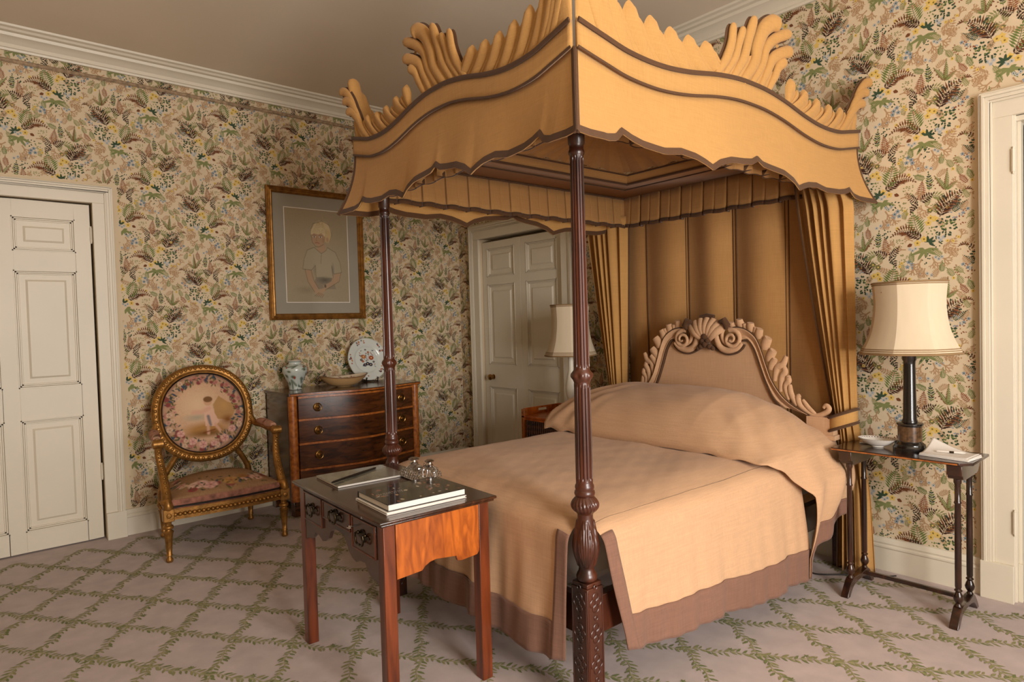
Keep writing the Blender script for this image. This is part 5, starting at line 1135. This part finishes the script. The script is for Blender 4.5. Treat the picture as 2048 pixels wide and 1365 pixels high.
plate = thing('china_plate', 'large china plate with red and blue flowers propped against the wall', 'plate', (.150, -1.090, CT + .012)); plate.rotation_euler = (0, math.radians(-14), 0)
def plate_pt(u, v):
    r = v * PR * (1 + (.012 * abs(math.cos(2 * PI * u * 4)) if v > .97 else 0)); a = 2 * PI * u; x = interp(v, [(0, .006), (.58, .006), (.66, .016), (.72, .020), (1, .034)]); return (x, r * math.cos(a), PR + r * math.sin(a))
def plate_paint(uv):
    a = 2 * PI * uv[:, 0]; q = np.stack([uv[:, 1] * np.cos(a), uv[:, 1] * np.sin(a)], 1); p = Paint(q, rgb(212, 216, 208), .015); NV, RD, OR = rgb(36, 38, 66), rgb(160, 68, 38), rgb(196, 120, 62)
    for x, y, r, c in ((-.12, .12, .10, OR), (.20, .06, .11, RD), (.02, -.16, .085, NV), (-.10, -.20, .08, NV), (.14, -.20, .085, NV), (-.22, .0, .06, NV), (.10, .28, .05, RD), (.0, .38, .04, NV), (-.16, -.06, .055, RD), (.28, -.10, .05, NV)):
        x, y, r = x * 1.25, y * 1.25, r * 1.3; p.ell(x, y, r, r * .85, c, .95, .25); p.ell(x, y, r * .4, r * .35, rgb(220, 190, 140), .8, .5)
    for k in range(24): r = random.Random(k); p.leaf(r.uniform(-.42, .42), r.uniform(-.36, .46), .06, r.uniform(0, 3), r.choice([NV, RD, rgb(90, 96, 80)]))
    p.line([(-.02, -.1), (.0, .3)], .012, NV, .8); p.line([(.02, -.1), (.16, .26)], .010, RD, .7)
    for k in range(5):
        for j in range(9):
            r = random.Random(k * 20 + j); b = 2 * PI * k / 5 + .6 + r.uniform(-.28, .28); d = r.uniform(.78, .93); p.ell(d * math.cos(b), d * math.sin(b), .05, .04, r.choice([NV, RD, OR, RD]), .9, .4, b)
    p.mix(np.clip(1 - np.abs(np.hypot(*q.T) - .985) / .012, 0, 1) * .6, rgb(150, 120, 90)); return p.rgba()
grid_obj('glazed_face', plate_pt, 180, 90, plate_paint, M['china'], plate)
m = MB(); m.grid(lambda u, v: (lambda q: (q[0] - .006, q[1], q[2]))(plate_pt(u, v)), 72, 14); obj('back', m, M['page'], plate, smooth=60)
m = MB()
for s in (-1, 1): m.tube([(.205, -1.09 + s * .055, CT + .045), (.198, -1.09 + s * .055, CT + .006), (.12, -1.09 + s * .055, CT + .008), (.075, -1.09 + s * .045, CT + .20)], .005, 8)
m.tube([(.12, -1.145, CT + .008), (.12, -1.035, CT + .008)], .005, 8); tag(obj('plate_stand', m, M['black'], smooth=60), 'black wire easel holding the large china plate', 'plate stand')

# ---- on the desk
DT = dh + .001
def deskthing(name, label, cat, px, z, rz, group=None): q = on(px, 2, z); return thing(name, label, cat, (q[0], q[1], DT), rz, group)
def slab(root, w_, d_, z0, z1, mat, name, bev=.001): m = MB(); m.b2(-w_ / 2, w_ / 2, -d_ / 2, d_ / 2, z0, z1); return obj(name, m, mat, root, bevel=bev)
brz = math.radians(-3.5)
def book(name, label, cx_, cy_, z, w_, d_, t, rz, cov_mat, paintf=None):
    r = thing(name, label, 'book', (cx_, cy_, z), rz); slab(r, w_ - .006, d_ - .008, .0025, t - .0025, M['page'], 'pages'); slab(r, w_, d_, 0, .0025, cov_mat, 'back_cover', .0006)
    m = MB(); m.b2(-w_ / 2 - .002, -w_ / 2 + .001, -d_ / 2, d_ / 2, 0, t); obj('spine', m, cov_mat, r, bevel=.0006); slab(r, w_, d_, t - .0025, t, cov_mat, 'front_cover', .0006)
    if paintf: grid_obj('cover_print', lambda u, v: (-w_ / 2 + w_ * u, d_ / 2 - d_ * v, t + .0004), 110, 130, paintf, M['cover'], r)
    return r
dcov = plain('dark_cover', rgb(24, 22, 24), .25, coat=.4)
def dark_cover(uv):
    p = Paint(uv, rgb(26, 24, 22), .05)
    for k in range(46):
        r = random.Random(k + 9); x, y = r.uniform(.05, .95), r.choice([r.uniform(.05, .40), r.uniform(.55, .95)]); w_ = r.uniform(.015, .05); h_ = r.uniform(.012, .03); a = r.uniform(-.3, .3)
        p.ell(x, y, w_, h_, r.choice([rgb(190, 150, 116), rgb(160, 96, 66), rgb(200, 184, 160), rgb(110, 104, 110), rgb(150, 70, 50)]), .9, .3, a)
    for row, x0, x1 in ((.27, .60, .93), (.33, .56, .93)):                 # two lines of small pale lettering, too small to read
        for k in range(14): r = random.Random(k + int(row * 100)); x = x0 + (x1 - x0) * k / 14; y = 1 - x; p.line([(row + .14, x), (row + .14 + r.uniform(.010, .022), x + r.uniform(-.004, .004))], .005, rgb(206, 196, 180), .85)
    return p.rgba()
bz = DT
book('picture_book', 'thin pale book lying under the black picture book on the desk', 3.062, -2.492, bz, .272, .352, .010, brz, M['page'])
book('picture_book', 'thick black picture book with white pages on the desk corner', 3.058, -2.486, bz + .0105, .268, .345, .026, brz, dcov, dark_cover)
def magcov(uv):
    p = Paint(uv, rgb(120, 118, 104), .06); p.mix(np.clip(1 - uv[:, 1] * 1.4, 0, 1) * .6, rgb(150, 150, 142))
    for k in range(16): r = random.Random(k); p.ell(r.random(), r.uniform(.3, 1), r.uniform(.08, .25), r.uniform(.03, .07), r.choice([rgb(90, 92, 76), rgb(70, 76, 70), rgb(140, 132, 112)]), .6, .7, r.uniform(-.4, .4))
    return p.rgba()
mag = thing('magazine', 'grey covered magazine lying open-edged on the desk by the inkstand', 'magazine', (2.560, -2.452, DT), math.radians(-4))
slab(mag, .262, .322, 0, .008, M['page'], 'pages'); grid_obj('cover', lambda u, v: (-.133 + .266 * u, .163 - .326 * v, .0092 + .003 * math.sin(u * 3) * (1 - v)), 60, 70, magcov, M['cover'], mag)
pa, pb = on((663, 966), 2, DT + .016), on((752, 936), 2, DT + .016); m = MB(); pv = [tuple(pa * (1 - t) + pb * t) for t in (0, .03, .5, .55, .97, 1)]
m.tube(pv, [.002, .005, .0058, .006, .005, .002], 10); tag(obj('fountain_pen', m, M['black'], smooth=60), 'long black pen lying across the grey magazine', 'pen')
i1, i2 = on((829, 956), 2, DT), on((860, 961), 2, DT); ic_ = (i1 + i2) / 2; ang = math.atan2(i2[1] - i1[1], i2[0] - i1[0])
ink = thing('inkstand', 'silver inkstand with pierced gallery on the desk', 'inkstand', (ic_[0], ic_[1], DT), math.radians(-4))
m = MB(); m.b2(-.115, .070, -.055, .060, .004, .008); 
for x, y in ((-.10, -.045), (.06, -.045), (-.10, .05), (.06, .05)): m.sphere((x, y, .004), .004, 8, 6)
obj('tray', m, M['silver'], ink, bevel=.002)
for y in (-.055, .060):                                                    # pierced silver sides, arched, built as interlaced rings
    m = MB(); 
    for k in range(10):
        for j in range(3):
            x = -.100 + k * .019 + (.0095 if j % 2 else 0); z = .016 + j * .013; lim = .012 + .034 * max(0.0, math.sin(PI * (x + .115) / .185)) ** .8
            if z < lim + .012 and x < .068: m.tube([(x + .0075 * math.cos(a), y, z + .0075 * math.sin(a)) for a in np.linspace(0, 2 * PI, 10, endpoint=False)], .0016, 5, closed=True)
    m.tube([(x, y, .014 + .038 * max(0.0, math.sin(PI * (x + .115) / .185)) ** .8) for x in np.linspace(-.114, .069, 20)], .0025, 6); obj('pierced_gallery', m, M['silver'], ink, smooth=60)
def inkwell(p, sc, label):
    r = thing('inkwell', label, 'inkwell', (p[0], p[1], DT + .0085)); m = MB()
    m.lathe([(.026 * sc, 0), (.031 * sc, .004), (.033 * sc, .012), (.033 * sc, .034), (.029 * sc, .044), (.019 * sc, .052), (.016 * sc, .056)], 28, mod=lambda a, z, r_: .0022 * (1 if int(a * 14 / PI) % 2 else -1) if .006 < z < .046 else 0); obj('glass_body', m, M['glass'], r, smooth=25)
    m = MB(); m.lathe([(.017 * sc, .054), (.018 * sc, .062), (.013 * sc, .066), (.012 * sc, .072), (.022 * sc, .076), (.023 * sc, .080), (.014 * sc, .085), (.001, .087)], 24); obj('lid', m, M['silver'], r, smooth=50)
inkwell(i1, 1.12, 'taller cut-glass inkwell with silver lid on the inkstand'); inkwell(i2, .95, 'smaller cut-glass inkwell with silver lid on the inkstand')

# ---- on the lamp table
q = on((1747, 893), 2, TH)
dish = thing('china_dish', 'white oval china dish with dotted rim on the lamp table', 'dish', (q[0] + .02, q[1] + .0, TH + .001), .1)
def dish_paint(uv):
    p = Paint(np.stack([uv[:, 0], uv[:, 1]], 1), rgb(232, 228, 220), .01); k = (uv[:, 0] * 40) % 1; p.mix(((np.abs(uv[:, 1] - .90) < .03) & (k < .5)) * .9, rgb(92, 44, 40)); p.mix((uv[:, 1] > .975) * .6, rgb(120, 70, 56)); return p.rgba()
dp_ = lambda u, v: (lambda a: ((.032 + .058 * v) * math.cos(a), (.024 + .044 * v) * math.sin(a), .010 + .034 * v ** 1.5))(2 * PI * u)
grid_obj('inside', dp_, 160, 24, dish_paint, M['china'], dish)
m = MB(); m.grid(lambda u, v: (lambda p: (p[0], p[1], p[2] - .003))(dp_(u, v)), 60, 8); m.lathe([(.028, 0), (.028, .008)], 30, sy=.75); m.add([dp_(k / 30, 0)[:2] + (.008,) for k in range(30)], [tuple(range(30))]); obj('outside', m, M['page'], dish, smooth=50)
q = on((1722, 886), 2, TH); bx2 = thing('small_notebook', 'small pale notebook behind the white dish', 'notebook', (q[0] + .035, q[1] + .015, TH + .001), .25); slab(bx2, .085, .055, 0, .008, M['page'], 'pages'); slab(bx2, .088, .058, .008, .010, M['clay'], 'cover')
q0, q1, q2 = on((1838, 912), 2, TH), on((1958, 921), 2, TH), on((1975, 905), 2, TH); pc_ = (q0 + q2) / 2
pad_ = thing('paper_pad', 'stack of white writing paper with a curled sheet on the lamp table', 'papers', (4.352, -.335, TH + .001), math.radians(-6))
for k in range(3): sl = slab(pad_, .205, .150, .0042 * k, .0042 * k + .0038, M['page'], 'sheet_block', .0006); sl.rotation_euler[2] = .03 * (k - 1)
m = MB(); m.grid(lambda u, v: (-.1 + .195 * u, -.072 + .145 * v, .0135 + .060 * max(0, (1 - u) * v * 1.1 - .15) ** 1.5 + .012 * max(0, u - .8) * v), 24, 20); obj('curled_sheet', m, M['page'], pad_, solid=.0006, smooth=60)
pen = thing('ballpoint_pen', 'white pen with dark tip lying on the writing paper', 'pen', (4.352, -.345, TH + .0195), math.radians(12)); m = MB(); m.tube([(-.05, 0, .004), (-.046, 0, .004), (.05, 0, .004), (.062, 0, .004)], [.003, .0045, .0045, .0015], 10); obj('barrel', m, M['page'], pen, smooth=60); m = MB(); m.tube([(.0, 0, .004), (.018, 0, .004)], .0049, 10); obj('grip', m, M['dbrass'], pen)
# ---- on the nightstand, and a flex behind the bed
m = MB(); m.lathe([(.035, 0), (.04, .004), (.06, .02), (.072, .042), (.069, .043), (.055, .022), (.03, .008), (.001, .007)], 30, sy=.8); d2 = tag(obj('china_dish', m, plain('grey_glaze', rgb(168, 160, 148), .25, coat=.4), smooth=50), 'small grey bowl on the tambour nightstand', 'dish'); d2.location = (1.965, -.165, NH + .001)
m = MB(); m.tube(catmull([(4.02, -.03, .008), (3.96, -.10, .006), (3.82, -.20, .006), (3.70, -.30, .006), (3.62, -.22, .006)], 8), .004, 8); tag(obj('lamp_flex', m, M['rubber']), 'dark lamp flex lying on the carpet behind the bed', 'cable')
